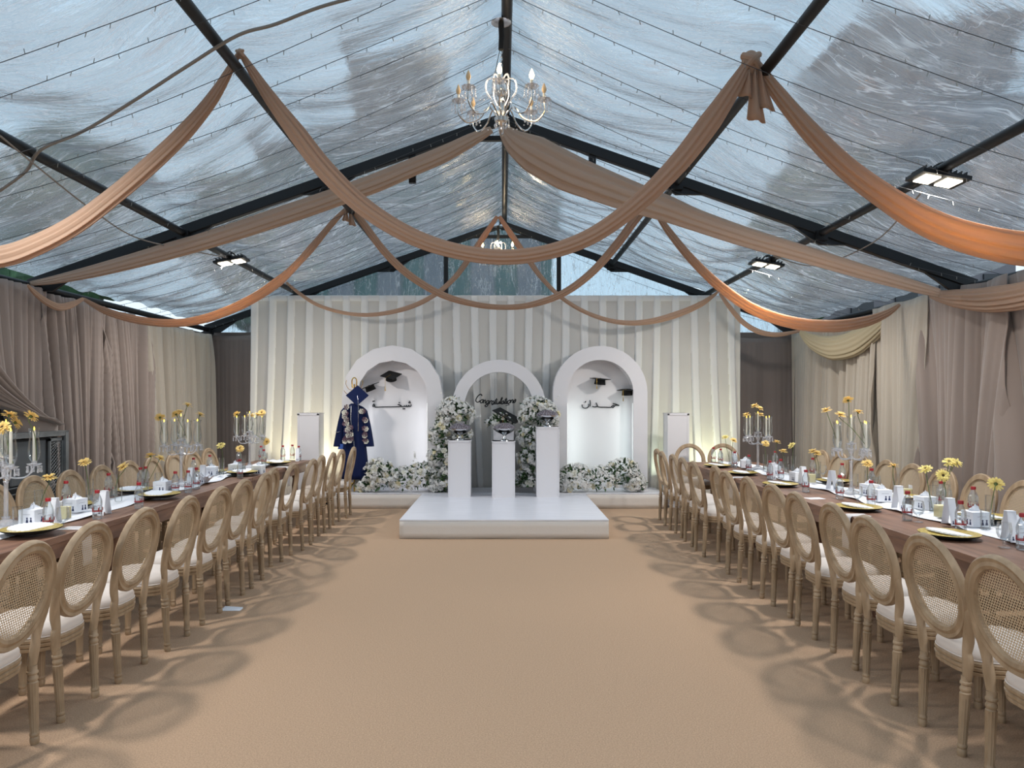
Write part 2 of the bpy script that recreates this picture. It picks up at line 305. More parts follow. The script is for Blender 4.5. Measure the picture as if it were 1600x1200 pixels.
# outside: seen dimly through the clear skin
def building(x0, x1, y0, y1, h, m_, label, floors, cols, band=None):
    t = empty('building', ((x0 + x1) / 2, (y0 + y1) / 2, -.1)); W, D = x1 - x0, y1 - y0
    m = MB(); m.box((0, 0, h / 2), (W, D, h)); m.build('wall', m_, t, smooth=False)
    m = MB(); m.box((0, 0, h + .15), (W + .4, D + .4, .3)); m.build('parapet', M['conc'], t, smooth=False)
    for i in range(floors):
        for j in range(cols):
            xx = -W / 2 + W * (j + .5) / cols; zz = h * (i + .55) / floors
            m = MB(); m.box((xx, -D / 2 - .02, zz), (W / cols * .5, .1, h / floors * .5)); m.build('window', M['winm'] if not band else M['conc'], t, smooth=False)
    tag(t, label, 'building', 'buildings beyond the tent')
building(11.5, 17.5, 24, 30, 13.5, M['conc'], 'grey building seen through the roof on the right', 4, 4)
building(-6.2, -1.8, 30, 36, 15.2, M['conc2'], 'beige building seen through the roof left of the ridge', 4, 3)
building(-5.5, 1.2, 17, 19, 7.2, M['teal'], 'teal panelled building behind the clear gable', 1, 6, True)
def tree(x, y, h, r, label):
    t = empty('tree', (x, y, -.1)); m = MB(); m.tube([(0, 0, 0), (.1, 0, h * .4), (0, .1, h * .75)], [.22, .16, .08], 8); m.build('trunk', M['bark'], t)
    m = MB(); rr = random.Random(int(x * 10))
    for k in range(26):
        a = rr.uniform(0, 2 * PI); q = rr.uniform(0, .75) * r; c = (q * math.cos(a), q * math.sin(a), h * .75 + rr.uniform(-.5, .7) * r)
        m.ball(c, r * rr.uniform(.25, .45), 6, (1, 1, .8))
    m.build('crown', M['crown'], t, ang=20); tag(t, label, 'tree', 'trees beyond the tent')
tree(-12, 20, 8, 2.6, 'green tree beyond the roof at far left'); tree(-8.2, 23, 7.6, 2.4, 'green tree beyond the left roof slope near the back')
tree(9, 21, 7.4, 2.2, 'green tree beyond the right roof slope')
# ------------------------------------------------------------------ curtains
def curtain(name, p0, p1, z0, z1, nrm, m_, label, fn, nu=260, nv=30, group='wall curtains', th=.012):
    p0, p1 = Vector(p0), Vector(p1); nrm = Vector(nrm); L = (p1 - p0).length; d = (p1 - p0).normalized()
    def f(u, v):
        du, off, dz = fn(u, v, L)
        p = p0 + d * (u * L + du) + nrm * off; return (p.x, p.y, z0 + (z1 - z0) * v + dz)
    b_ = MB(); b_.grid(nu, nv, f); o = b_.build(name, m_, ang=180, solid=th); tag(o, label, 'curtain', group); return o
def folds(k, amp, seed, fan=0, top=.25, swag=0):
    rr = random.Random(seed); ph = [rr.uniform(0, 6) for _ in range(5)]; sk = rr.uniform(-.06, .06)
    def fn(u, v, L):
        s = u * L; a = amp * (top + (1 - top) * (1 - v) ** .6)
        s2 = s + sk * (1 - v) * math.sin(s * 2 + ph[3]) + fan * (1 - v) * (u - .5)
        w_ = math.sin(k * s2 + ph[0] + .9 * math.sin(1.7 * s2 + ph[1])) + .45 * math.sin(2.3 * k * s2 + ph[2] + .5 * v) + .5 * math.sin(.37 * k * s2 + ph[4])
        e = math.sin(2.9 * k * s2 + ph[1] + 1.2 * math.sin(2.1 * s2 + v))
        f_ = (max(0, .5 + .36 * w_)) ** .55 * 1.5 - 1 + .36 * (max(0, .5 + .5 * e)) ** .5 + .12 * abs(math.sin(4.3 * k * s2 + ph[0] + v))
        return (.0, .10 + a * 1.9 * f_, -.02 * math.sin(PI * ((s * 1.4) % 1)) * v + swag * (v > .99) * 0)
    return fn
XL = -HW + .03
# left wall, from the AC unit towards the back corner
def swept(u, v, L):                      # pulled aside onto the machine's corner
    s = u * L
    # target height where the cloth is gathered, z about 1.33 at far end
    g = 1 - v
    gx = L * .97; pull = (g ** 1.7) * (gx - s) * .94 if u < .62 else (g ** 1.7) * (gx - s) * .94 * max(0, (1 - u) / .38)
    zb = 1.345 + .10 * (1 - u) ** 1.2 if u < .62 else 1.345 - 1.32 * ((u - .62) / .38) ** .35
    z = 2.84 - (2.84 - zb) * (1 - (1 - g) ** 1.25)
    fo = .05 * math.sin(26 * s + 2 * math.sin(3 * s)) * (.3 + .7 * g) + .03 * math.sin(61 * s)
    return (pull, .12 + .22 * g ** 1.5 * (u < .8) + fo * (1.2 if u < .62 else .6), z - v * 1)
curtain('wall_curtain', (XL, 4.6, 0), (XL, 7.62, 0), 0, 1, (1, 0, 0), M['velvet'], 'taupe curtain pulled aside over the grey cooling machine on the left wall', swept, nu=220, nv=40)
curtain('wall_curtain', (XL, 7.5, 0), (XL, 8.75, 0), .02, 2.82, (1, 0, 0), M['velvet'], 'taupe pleated curtain on the left wall next to the cooling machine', folds(24, .12, 3, .8))
curtain('wall_curtain', (XL, 8.65, 0), (XL, 9.85, 0), .02, 2.8, (1, 0, 0), M['velvet'], 'taupe curtain at the middle of the left wall with a swag at its top', folds(22, .12, 5, .9))
curtain('wall_curtain', (XL, 9.75, 0), (XL, 11.95, 0), .02, 2.77, (1, 0, 0), M['velvetl'], 'pale beige curtain at the far end of the left wall', folds(17, .09, 8, .4))
curtain('wall_curtain', (-5.05, YB - .05, 0), (-3.3, YB - .05, 0), .02, 2.78, (0, -1, 0), M['velvetd'], 'grey taupe curtain in the back left corner', folds(9, .035, 9))
curtain('wall_curtain', (3.3, YB - .05, 0), (5.05, YB - .05, 0), .02, 2.74, (0, -1, 0), M['velvetd'], 'grey taupe curtain in the back right corner', folds(7, .03, 12))
XR = HW - .03
for y0, y1, m_, k, a, sd, fan, lb in [(11.35, 12.1, 'velvetl', 8, .05, 14, 0, 'flat beige curtain first from the back corner on the right wall'), (10.55, 11.42, 'velvetl', 15, .07, 15, .1, 'beige narrow pleated curtain right of the back right corner'),
        (9.35, 10.62, 'velvetl', 19, .09, 17, .4, 'beige tightly pleated curtain under the cream swag on the right wall'), (8.2, 9.45, 'velvetl', 8, .07, 21, .7, 'smooth beige curtain before the fanned one on the right wall'),
        (6.9, 8.3, 'velvet', 6, .10, 25, 1.5, 'taupe curtain fanned from a gathered top on the right wall'), (4.6, 7.0, 'velvet', 5, .09, 31, 1.2, 'taupe curtain at the right edge of the photo')]:
    curtain('wall_curtain', (XR, y0, 0), (XR, y1, 0), .02, 2.88 if y0 < 9 else 2.8, (-1, 0, 0), M[m_], lb, folds(k, a, sd, fan))
# backdrop
def pleat(u, v, L):
    s = u * L + .10 * (1 - v) ** 2 * math.sin(1.3 * u * L + .6) + .05 * (1 - v) * math.sin(3.1 * u * L)
    q = (s / .30) % 1
    if q < .05: o_ = q / .05
    elif q < .33: o_ = 1 - .25 * (q - .05) / .28
    elif q < .40: o_ = .75 * (1 - (q - .33) / .07)
    else: o_ = .18 * math.sin(PI * (q - .4) / .6)
    soft = .03 * (1 - v) * math.sin(5.2 * s + 2 * math.sin(s))
    if v > .975: return (0, .045, 0)
    return (0, .05 * o_ * (.6 + .6 * (1 - v)) + soft, 0)
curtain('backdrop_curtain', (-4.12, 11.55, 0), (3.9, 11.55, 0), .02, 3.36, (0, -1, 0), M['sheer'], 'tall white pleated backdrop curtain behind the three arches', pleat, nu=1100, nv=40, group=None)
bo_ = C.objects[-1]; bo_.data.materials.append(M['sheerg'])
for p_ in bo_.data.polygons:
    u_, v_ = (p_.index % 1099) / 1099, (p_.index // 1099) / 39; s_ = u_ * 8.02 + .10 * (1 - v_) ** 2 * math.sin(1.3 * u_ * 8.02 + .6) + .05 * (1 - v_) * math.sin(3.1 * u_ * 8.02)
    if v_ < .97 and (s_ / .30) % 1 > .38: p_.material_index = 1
# ------------------------------------------------------------------ stage
def slab(name, x0, x1, y0, y1, h, label):
    t = empty(name, ((x0 + x1) / 2, (y0 + y1) / 2, 0)); W, D = x1 - x0, y1 - y0
    m = MB(); m.box((0, 0, h - .01), (W, D, .02)); m.build('top', M['stage'], t, smooth=False, bevel=.004)
    m = MB(); P = []; n = 40
    per = [(-W / 2 + W * i / n, -D / 2) for i in range(n)] + [(W / 2, -D / 2 + D * i / n) for i in range(n)] + [(W / 2 - W * i / n, D / 2) for i in range(n)] + [(-W / 2, D / 2 - D * i / n) for i in range(n + 1)]
    m.grid(len(per), 4, lambda u, v: (per[round(u * (len(per) - 1))][0] * .998, per[round(u * (len(per) - 1))][1] * .998 - .003 * math.sin(30 * u) * (1 - v), .002 + v * (h - .022) + .004 * math.sin(70 * u) * (v < .1) * .5))
    m.build('skirting', M['skirt'], t, ang=60, solid=.004); tag(t, label, 'stage platform'); return t
slab('stage', -1.22, 1.26, 8.33, 10.66, .227, 'white square stage platform in front with three pedestals on it')
slab('rear_platform', -2.56, 2.46, 10.67, 11.4, .235, 'long low white platform under the arches behind the stage')
def pedestal(name, x, y, z0, z1, w_, d_, label, trimw=.012, cat='pedestal', group='white display pedestals'):
    t = empty(name, (x, y, z0)); h = z1 - z0
    m = MB(); m.box((0, 0, h / 2), (w_, d_, h)); m.build('body', M['white'], t, smooth=False, bevel=.003)
    m = MB(); m.box((0, 0, h - .008), (w_ + .012, d_ + .012, .016))
    for s in (-1, 1): m.box((s * (w_ / 2 - trimw / 2), -d_ / 2 - .003, h / 2), (trimw, .008, h - .02))
    m.box((0, -d_ / 2 - .003, trimw / 2), (w_, .008, trimw)); m.box((0, -d_ / 2 - .003, h - .02), (w_, .008, trimw)); m.build('edging', M['white'], t, smooth=False)
    tag(t, label, cat, group); return t
pedestal('pedestal', -.63, 10.45, .227, 1.058, .33, .3, 'shorter white pedestal left of the middle one on the stage')
pedestal('pedestal', .016, 10.42, .227, 1.045, .335, .3, 'middle white pedestal on the stage')
pedestal('pedestal', .667, 10.45, .227, 1.256, .335, .3, 'tallest white pedestal at the right of the stage')
pedestal('pedestal', .02, 10.95, .235, 1.235, .31, .28, 'white pedestal behind the middle one holding the black cap')
pedestal('pedestal', -2.98, 10.95, 0, 1.45, .33, .3, 'white framed pedestal standing left of the arches by the backdrop', .03)
pedestal('pedestal', 2.70, 10.95, 0, 1.45, .33, .3, 'white framed pedestal standing right of the arches by the backdrop', .03)
for x, cl in ((-3.35, (1, .93, .62)), (3.3, (.93, 1, .66)), (-2.75, (1, .95, .7)), (2.45, (.85, 1, .75))):
    t = empty('uplight', (x, 11.2, 0)); m = MB(); m.lathe([(.0, .0), (.06, 0), (.06, .02), (.045, .03), (.05, .11), (.055, .12), (.0, .1)], 14); m.build('housing', M['black'], t)
    m = MB(); m.lathe([(.045, .118), (0, .118)], 14); m.build('lens', M['led'], t)
    lamp('uplight_beam', 'SPOT', (x, 11.18, .14), 75, cl, .04, aim=(x, 11.6, 2.2), spot=1.5, blend=1)
    tag(t, 'small uplight on the floor {} of the {} framed pedestal'.format('outward' if abs(x) > 3 else 'just behind', 'left' if x < 0 else 'right'), 'light', 'floor uplights at the backdrop')
# arches
def arch_pts(r, zc, zb, n=28, poly=None):
    pts = [(-r, zb)]; k = poly or n
    for i in range(k + 1):
        a = PI - PI * i / k; pts.append((r * math.cos(a), zc + r * math.sin(a)))
    pts.append((r, zb)); return pts
def arch(x, y, R_, r_, zc, depth, label, back, poly=None, cin=0):
    t = empty('arch', (x, y, .235)); z0 = .235
    o_ = arch_pts(R_, zc - z0, 0, poly=poly); i_ = arch_pts(r_, zc - z0, 0, poly=poly); n = len(o_)
    i_ = [(p[0] + cin, p[1]) for p in i_]
    m = MB(); v = [(p[0], 0, p[1]) for p in o_] + [(p[0], 0, p[1]) for p in i_] + [(p[0], depth, p[1]) for p in o_] + [(p[0], depth, p[1]) for p in i_]
    f = []
    for k in range(n - 1):
        f += [(k, k + 1, n + k + 1, n + k), (2 * n + k, 3 * n + k, 3 * n + k + 1, 2 * n + k + 1), (k, 2 * n + k, 2 * n + k + 1, k + 1), (n + k, n + k + 1, 3 * n + k + 1, 3 * n + k)]
    f += [(0, n, 3 * n, 2 * n), (n - 1, 3 * n - 1, 4 * n - 1, 2 * n - 1)]
    m.add(v, f); m.build('surround', M['white'], t, ang=35)
    if back:
        m = MB(); m.prism([(p[0] * .99, p[1]) for p in o_], .02, Matrix.Translation((0, depth + .001, 0)) @ Matrix.Rotation(PI / 2, 4, 'X') @ Matrix.Diagonal((1, 1, -1, 1)))
        m.build('back_panel', M['white'], t, smooth=False)
    tag(t, label, 'arch', 'white arches behind the stage'); return t
YA = 11.05
XAL = (613 - 785) * YA / F; XAR = (938 - 785) * YA / F; XAM = (779.5 - 785) * YA / F
arch(XAL, YA, .79, .55, 1.62 + .10, .26, 'white arch with a lit niche at the left, gown standing in front of it', True, poly=8)
arch(XAR, YA, .74, .52, 1.62 + .14, .26, 'white arch with a lit niche at the right, two caps hung inside', True, cin=0)
arch(XAM, YA + .02, .735, .54, 1.62 - .07, .12, 'open white arch at the centre, smaller than the ones beside it', False)
for xa, r_, cl in ((XAL, .55, (.93, .97, 1)), (XAR, .52, (.85, 1, .95))):
    for s in (-1, 1):
        z = .95
        t = MB(); t.box((0, 0, 0), (.005, .012, 1.1)); o = t.build('light_strip', mat('lit strip', 'ffffff', emit='f4fff8', es=.4), smooth=False, loc=(xa + s * (r_ - .008), YA + .03, z + .1))
        tag(o, 'thin lit strip inside the {} edge of the {} niche'.format('left' if s < 0 else 'right', 'left' if xa < 0 else 'right'), 'light strip', 'light strips in the niches')
        lamp('strip_glow', 'AREA', (xa + s * (r_ - .02), YA + .03, z + .1), 1.5 if (s > 0) == (xa < 0) else 1.3, cl, .03, 1.1, aim=(xa - s * .1, YA + .26, z + .1))
YN = YA + .255
def strokes(name, lines, rad, m_, label, T, dots=()):
    m = MB()
    for ln in lines: m.tube(spline([T(*p) for p in ln], 5), rad, 6)
    for d in dots: m.ball(T(*d), rad * 1.5, 6)
    return tag(m.build(name, m_), label, 'lettering', None)
TN = lambda ox, oy, k: (lambda x, y: px(ox + x / k, oy + y / k, YN) + Vector((0, -.012, 0)))
T = TN(890, 570, 13.333)
strokes('arabic_lettering', [[(258, 830), (265, 880), (320, 905), (378, 888), (400, 845), (390, 812)], [(425, 735), (428, 800), (430, 865)], [(470, 862), (515, 877), (572, 866), (572, 835), (545, 790)],
    [(572, 862), (620, 880), (740, 883), (850, 887), (880, 862), (908, 848), (925, 866), (905, 890), (880, 882)], [(915, 872), (970, 842), (1030, 850), (960, 820), (895, 806)]], .008, M['black'], 'black arabic lettering on the back of the right niche', T, [(328, 772)])
T = TN(560, 560, 12)
strokes('arabic_lettering', [[(270, 903), (278, 868), (296, 855), (304, 885), (285, 904), (270, 900)], [(298, 870), (312, 895), (328, 914), (500, 908), (740, 905), (800, 893)], [(738, 866), (770, 868), (812, 892)], [(790, 898), (830, 905), (858, 900), (862, 880)],
    [(862, 900), (890, 903), (905, 880), (912, 903), (938, 900), (948, 875), (956, 900), (984, 896), (992, 862)]], .0075, M['black'], 'black arabic lettering on the back of the left niche', T, [(278, 806), (302, 800), (768, 828), (842, 946), (868, 944), (948, 830), (974, 830), (961, 808)])
# the script word hung in the open arch
SC = {'C': ([[(9, 9), (7, 11.5), (3.5, 10), (1, 5), (1.5, 1), (5, -.5), (8, 2)]], 8), 'o': ([[(3.5, 5), (1, 4), (0, 1.5), (2, 0), (4, 2), (3.6, 4.6), (5.5, 4.6)]], 4.6),
      'n': ([[(0, 4.5), (.6, 0), (1, 3.4), (3, 5), (3.6, 3), (3.8, .4), (5.2, .6)]], 5), 'g': ([[(4, 4.6), (1, 4), (.4, 1), (2.4, .2), (4, 4.6), (3.6, -2), (1.4, -4.6), (-.6, -3), (2, -1), (5.2, 1)]], 4.8),
      'r': ([[(0, 4.6), (.7, 0), (1.2, 3.6), (3, 5), (4, 4.2)]], 3.8), 'a': ([[(4, 4.6), (1, 4), (.3, 1), (2.2, .2), (4, 4.4), (4, .8), (5.2, .6)]], 4.8), 't': ([[(1.6, 9), (1.1, 3), (1.4, .4), (3.2, .8)], [(-.6, 6), (3.8, 6.3)]], 3.2),
      'u': ([[(0, 4.6), (.3, 1), (2, .2), (3.6, 2.4), (3.9, 4.6), (3.9, 1), (5, .6)]], 4.8), 'l': ([[(0, .6), (2.6, 8), (2, 10), (1, 8), (1.1, 1.4), (2.8, .6)]], 2.8), 'i': ([[(.2, 4.6), (.4, 1), (1.8, .6)]], 2.0),
      's': ([[(0, .6), (2.4, 5), (3.2, 2), (2, -.2), (-.4, .4)]], 4)}
m = MB(); x = 0; tot = sum(SC[c][1] for c in 'Congratulations')
for c in 'Congratulations':
    for ln in SC[c][0]:
        k = 64 / tot; m.tube(spline([px(742 + (x + a + b_ * .25) * k, 630.5 - b_ * k * 1.05 - 3.5 * (x / tot - .5) ** 2 * 4 + 1, YA + .06) for a, b_ in ln], 4), .0095, 5)
    x += SC[c][1]
m.tube(spline([px(768, 633, YA + .06), px(780, 630, YA + .06), px(796, 632, YA + .06), px(790, 634, YA + .06)], 5), .005, 5)
o = m.build('congratulations_sign', M['black']); tag(o, 'black script congratulations sign hanging in the open centre arch', 'sign')
tag(MB().tube([px(773, 626, YA + .06), px(773, 583, YA + .06)], .0015, 4).build('hanging_thread', M['wire']), 'thin thread holding the script sign under the centre arch', 'thread')
# graduation caps
def capmesh(t, s=1, m_='blackf', tas='gold', tilt=(0, 0, 0), tassel=.12, side=(-.11, -.11)):
    e = tilt; Mx = Matrix.Rotation(e[2], 4, 'Z') @ Matrix.Rotation(e[0], 4, 'X') @ Matrix.Rotation(e[1], 4, 'Y')
    m = MB(); m.box((0, 0, .0), (.25 * s, .25 * s, .008 * s), Mx @ Matrix.Rotation(PI / 4, 4, 'Z')); m.ball(Mx @ Vector((0, 0, .006)), .009 * s, 6); m.build('board', M[m_], t, smooth=False)
    m = MB(); m.lathe([(.088 * s, -.085 * s), (.08 * s, -.04 * s), (.078 * s, -.004 * s)], 20, Mx); m.build('crown', M[m_], t)
    p = Mx @ Vector((side[0] * s, side[1] * s, .006)); c0 = Mx @ Vector((0, 0, .01))
    m = MB(); m.tube([c0, p, p + Vector((0, -.004, -tassel * s * .5)), p + Vector((0, -.004, -tassel * s * .7))], .0025, 5); m.tube([p + Vector((0, -.004, -tassel * s * .65)), p + Vector((0, -.004, -tassel * s))], [.004, .009 * s], 6)
    m.build('tassel', M[tas], t)
for x_, y_, tl, lb, sz, tsl, off in [(938, 592, (.12, .05, .3), 'black graduation cap at the upper left inside the right niche', 1.05, .15, .13), (980, 609, (.1, -.06, .2), 'black graduation cap at the right edge inside the right niche', 1.0, .17, .13),
        (611, 586, (.45, -.12, .35), 'black graduation cap at the top of the left niche', 1.0, .2, .13), (577, 603, (.1, -.38, .1), 'tilted black graduation cap beside the gown in the left niche', .95, .1, .13)]:
    p = px(x_, y_, YN - off); t = empty('mortarboard_hat', p); capmesh(t, sz, tilt=tl, tassel=tsl); tag(t, lb, 'graduation cap', 'black caps in the niches')
t = empty('mortarboard_hat', (.08, 10.99, 1.41)); capmesh(t, 1.65, tilt=(.42, .3, .45)); tag(t, 'large black graduation cap on the pedestal behind the middle one', 'graduation cap')
# silver bowls of sweets
def bowl(p, tall, label):
    t = empty('sweets_bowl', p); h = .15 if tall else .13
    m = MB(); m.lathe([(0, 0), (.075, 0), (.07, .012), (.03, .03), (.018, h * .45), (.03, h * .6), (.11, h * .85), (.165, h + .02), (.172, h + .035), (.16, h + .035), (.1, h), (0, h * .9)], 28); m.build('bowl', M['silver'], t)
    m = MB()
    for k in range(5):
        r_ = .145 * math.cos(k * .3); z = h + .035 + .014 * k * 1.1; n = max(1, int(2 * PI * r_ / .034))
        for j in range(n): m.ball((r_ * math.cos(2 * PI * j / n + k), r_ * math.sin(2 * PI * j / n + k), z), .02, 5)
    m.lathe([(.14, h + .02), (.12, h + .06), (.05, h + .085), (0, h + .09)], 16); m.build('wrapped_sweets', M['choc'], t, ang=20); tag(t, label, 'bowl', 'silver bowls on the pedestals'); return t
bowl((-.63, 10.45, 1.058), 0, 'silver bowl heaped with sweets on the left pedestal'); bowl((.03, 10.42, 1.045), 1, 'silver footed bowl of sweets on the middle pedestal'); bowl((.667, 10.45, 1.256), 0, 'silver bowl heaped with sweets on the tallest pedestal')
# flowers
def rose_mesh(s=1):
    m = MB()
    for ring, (n, r0, tilt, sz) in enumerate([(3, .3, .25, .5), (5, .55, .6, .7), (6, .8, 1.05, .85)]):
        for k in range(n):
            a = 2 * PI * k / n + ring; ca, sa = math.cos(a), math.sin(a)
            P = []
            for j in range(4):
                for i in range(3):
                    w_ = (i - 1) * sz * (.35, .6, .6, .3)[j]; u = j / 3; rr = r0 * (.25 + .6 * math.sin(u * PI / 2) ** 1.0) + tilt * u ** 3 * .35; z = .85 * u * (1.1 - .35 * tilt) - abs(i - 1) * .05
                    rr -= .15 * (w_ * w_)
                    P.append(((ca * rr - sa * w_) * s, (sa * rr + ca * w_) * s, z * s))
            m.add(P, [(j * 3 + i, j * 3 + i + 1, (j + 1) * 3 + i + 1, (j + 1) * 3 + i) for j in range(3) for i in range(2)])
    m.ball((0, 0, .35 * s), .33 * s, 6); return m
ROSE = {}
def rose_data(mk):
    if mk not in ROSE:
        o = rose_mesh(1).build('rose', M[mk], ang=80); ROSE[mk] = o.data; bpy.data.objects.remove(o)
    return ROSE[mk]
def orient(d): return Vector(d).to_track_quat('Z', 'Y')
def arrangement(name, loc, shape, nrose, nflor, nleaf, label, seed, sprigs=(), mats=('rose', 'rosec', 'roseb'), cat='flower arrangement', rs=(.034, .052)):
    rr = random.Random(seed); t = empty(name, loc)
    def pt():
        for _ in range(60):
            c, r_ = rr.choice(shape); a = rr.uniform(0, 2 * PI); zz = rr.uniform(-.5, 1); q = math.sqrt(1 - zz * zz)
            d = Vector((q * math.cos(a), q * math.sin(a), zz)); p = Vector(c) + Vector((d.x * r_[0], d.y * r_[1], d.z * r_[2]))
            if p.y > .09 + 1 or p.z < .035: continue
            if all(sum(((p[i] - c2[i]) / r2[i]) ** 2 for i in range(3)) > .72 for c2, r2 in shape if c2 is not c): return p, d
        return p, d
    for k in range(nrose):
        p, d = pt(); o = bpy.data.objects.new('rose', rose_data(rr.choice(mats[:2]))); C.objects.link(o); o.parent = t; s_ = rr.uniform(*rs)
        o.location = p; o.scale = (s_,) * 3; o.rotation_mode = 'QUATERNION'; o.rotation_quaternion = orient(d + Vector((rr.uniform(-.3, .3), rr.uniform(-.5, .1), .2)))
    m = MB()
    def floret(p, d, s_):
        Q = orient(d).to_matrix().to_4x4(); Mx = Matrix.Translation(p) @ Q @ Matrix.Rotation(rr.uniform(0, 2), 4, 'Z')
        for k in range(4):
            a = k * PI / 2; c, s2 = math.cos(a), math.sin(a)
            m.add([(0, 0, 0), ((c * .8 - s2 * .45) * s_, (s2 * .8 + c * .45) * s_, .25 * s_), (c * 1.15 * s_, s2 * 1.15 * s_, .1 * s_), ((c * .8 + s2 * .45) * s_, (s2 * .8 - c * .45) * s_, .25 * s_)], [(0, 1, 2, 3)], Mx)
    for k in range(int(nflor * 2.1)):
        p, d = pt(); n = rr.randint(9, 15); R2 = rr.uniform(.035, .06)
        for j in range(n):
            dd = (d + Vector((rr.gauss(0, .7), rr.gauss(0, .7), rr.gauss(0, .7)))).normalized(); floret(p + dd * R2, dd, rr.uniform(.013, .02))
    for a, b_, in sprigs:
        a, b_ = Vector(a), Vector(b_)
        for j in range(26):
            u = rr.random(); w_ = .04 * (1 - u) + .008; dd = Vector((rr.gauss(0, 1), rr.gauss(0, 1) - .5, rr.gauss(0, 1))).normalized(); floret(a.lerp(b_, u) + dd * w_, dd, rr.uniform(.01, .016))
    if m.v: tag(m.build('small_blossoms', M[mats[2]], t, smooth=False), None, None, kind='stuff')
    m = MB()
    for k in range(int(nleaf * 4)):
        p, d = pt(); c_, r_ = rr.choice(shape); p = p - Vector((d.x * r_[0], d.y * r_[1], max(0, d.z) * r_[2])) * rr.choice((.08, .2, .4, .6)); L_ = rr.uniform(.06, .11); Mx = Matrix.Translation(p) @ orient(d + Vector((rr.gauss(0, .8), rr.gauss(0, .8), rr.gauss(0, .6)))).to_matrix().to_4x4() @ Matrix.Rotation(rr.uniform(0, 6), 4, 'Z')
        m.add([(0, 0, 0), (.018, .004, L_ * .45), (0, 0, L_), (-.018, .004, L_ * .45)], [(0, 1, 2, 3)], Mx)
    tag(m.build('leaves', M['leaf'], t, smooth=False), None, None, kind='stuff'); tag(t, label, cat, 'white flower arrangements around the stage'); return t
def P3(x, y, Y, o): return tuple(px(x, y, Y) - Vector(o))
k = 10.8 / F
OL = ((708 - 785) * k, 10.82, .235)
arrangement('flower_column', OL, [(P3(703, 748, 10.82, OL), (.27, .16, .2)), (P3(701, 712, 10.82, OL), (.29, .17, .22)), (P3(703, 680, 10.82, OL), (.3, .17, .22)), (P3(712, 650, 10.82, OL), (.27, .16, .2)), (P3(706, 640, 10.82, OL), (.16, .12, .16))], 70, 150, 190,
            'white flower column rising behind the left stage pedestal', 5, [(P3(706, 640, 10.8, OL), P3(687, 610, 10.75, OL)), (P3(725, 650, 10.8, OL), P3(752, 650, 10.7, OL))])
OR_ = ((838 - 785) * k, 10.82, .235)
arrangement('flower_column', OR_, [(P3(832, 748, 10.82, OR_), (.24, .16, .2)), (P3(838, 715, 10.82, OR_), (.27, .17, .22)), (P3(840, 682, 10.82, OR_), (.29, .17, .22)), (P3(842, 650, 10.82, OR_), (.29, .16, .2)), (P3(838, 636, 10.82, OR_), (.2, .12, .13))], 66, 150, 220,
            'white flower column rising behind the tallest stage pedestal', 6, [(P3(830, 640, 10.8, OR_), P3(822, 616, 10.75, OR_)), (P3(852, 640, 10.8, OR_), P3(876, 616, 10.7, OR_))])
OB = ((632 - 785) * k, 10.85, .235)
arrangement('flower_bed', OB, [(P3(600, 752, 10.85, OB), (.27, .13, .2)), (P3(592, 740, 10.85, OB), (.22, .12, .2)), (P3(635, 752, 10.85, OB), (.3, .14, .2)), (P3(662, 748, 10.85, OB), (.25, .13, .23)), (P3(575, 758, 10.85, OB), (.16, .1, .12)), (P3(683, 759, 10.85, OB), (.12, .1, .1))], 60, 120, 170,
            'low bed of white flowers at the foot of the left arch', 8, [(P3(648, 730, 10.85, OB), P3(648, 706, 10.8, OB))])
OC = ((940 - 785) * k, 10.85, .235)
arrangement('flower_bed', OC, [(P3(900, 750, 10.85, OC), (.25, .13, .22)), (P3(888, 757, 10.85, OC), (.13, .1, .13)), (P3(938, 752, 10.85, OC), (.3, .14, .2)), (P3(972, 745, 10.85, OC), (.27, .13, .25)), (P3(992, 756, 10.85, OC), (.14, .1, .14))], 62, 120, 170,
            'low bed of white flowers at the foot of the right arch', 9)
OM = (0, 10.72, 1.14)
arrangement('bouquet', (.0, 10.95, 1.24), [((-.03, -.02, .09), (.13, .09, .08)), ((-.14, -.02, .05), (.09, .07, .05))], 12, 12, 24, 'small bouquet of cream roses against the large black cap', 10)
# gown on its stand
GX, GY = (553 - 785) * 10.86 / F, 10.86
t = empty('gown_stand', (GX, GY, .235)); m = MB()
m.tube([(0, .03, 0), (0, .03, 1.66)], .012, 8)
for a in (0.3, 2.4, 4.5): m.tube(spline([(0, .03, .14), (.1 * math.cos(a), .03 + .1 * math.sin(a), .1), (.19 * math.cos(a), .03 + .16 * math.sin(a), .008)]), .009, 7)
m.build('pole', M['gold'], t)
m = MB(); m.tube(spline([(-.03, .03, 1.6), (-.035, .03, 1.72), (0, .03, 1.76), (.035, .03, 1.72), (.03, .03, 1.6)]), .009, 6)
for s in (-1, 1):
    m.tube(spline([(0, .03, 1.56), (s * .08, .03, 1.58), (s * .13, .03, 1.66), (s * .12, .03, 1.72)]), .004, 5); m.tube(spline([(0, .03, 1.5), (s * .1, .03, 1.5), (s * .16, .03, 1.56)]), .004, 5)
m.build('hooks', M['gold'], t); tag(t, 'gold clothes stand holding the navy gown on the platform', 'clothes stand')
t = empty('graduation_gown', (GX, GY, .235))
def loft(m, rings, n=40, fold=None):
    def f(u, v):
        q = v * (len(rings) - 1); i = min(int(q), len(rings) - 2); w_ = q - i; A, B = rings[i], rings[i + 1]
        c = [A[j] * (1 - w_) + B[j] * w_ for j in range(5)]; a = 2 * PI * u; g = 1 + (fold(a, v) if fold else 0)
        return (c[0] + c[3] * math.cos(a) * g, c[1] + c[4] * math.sin(a) * g, c[2])
    m.grid(n, len(rings) * 4, f)
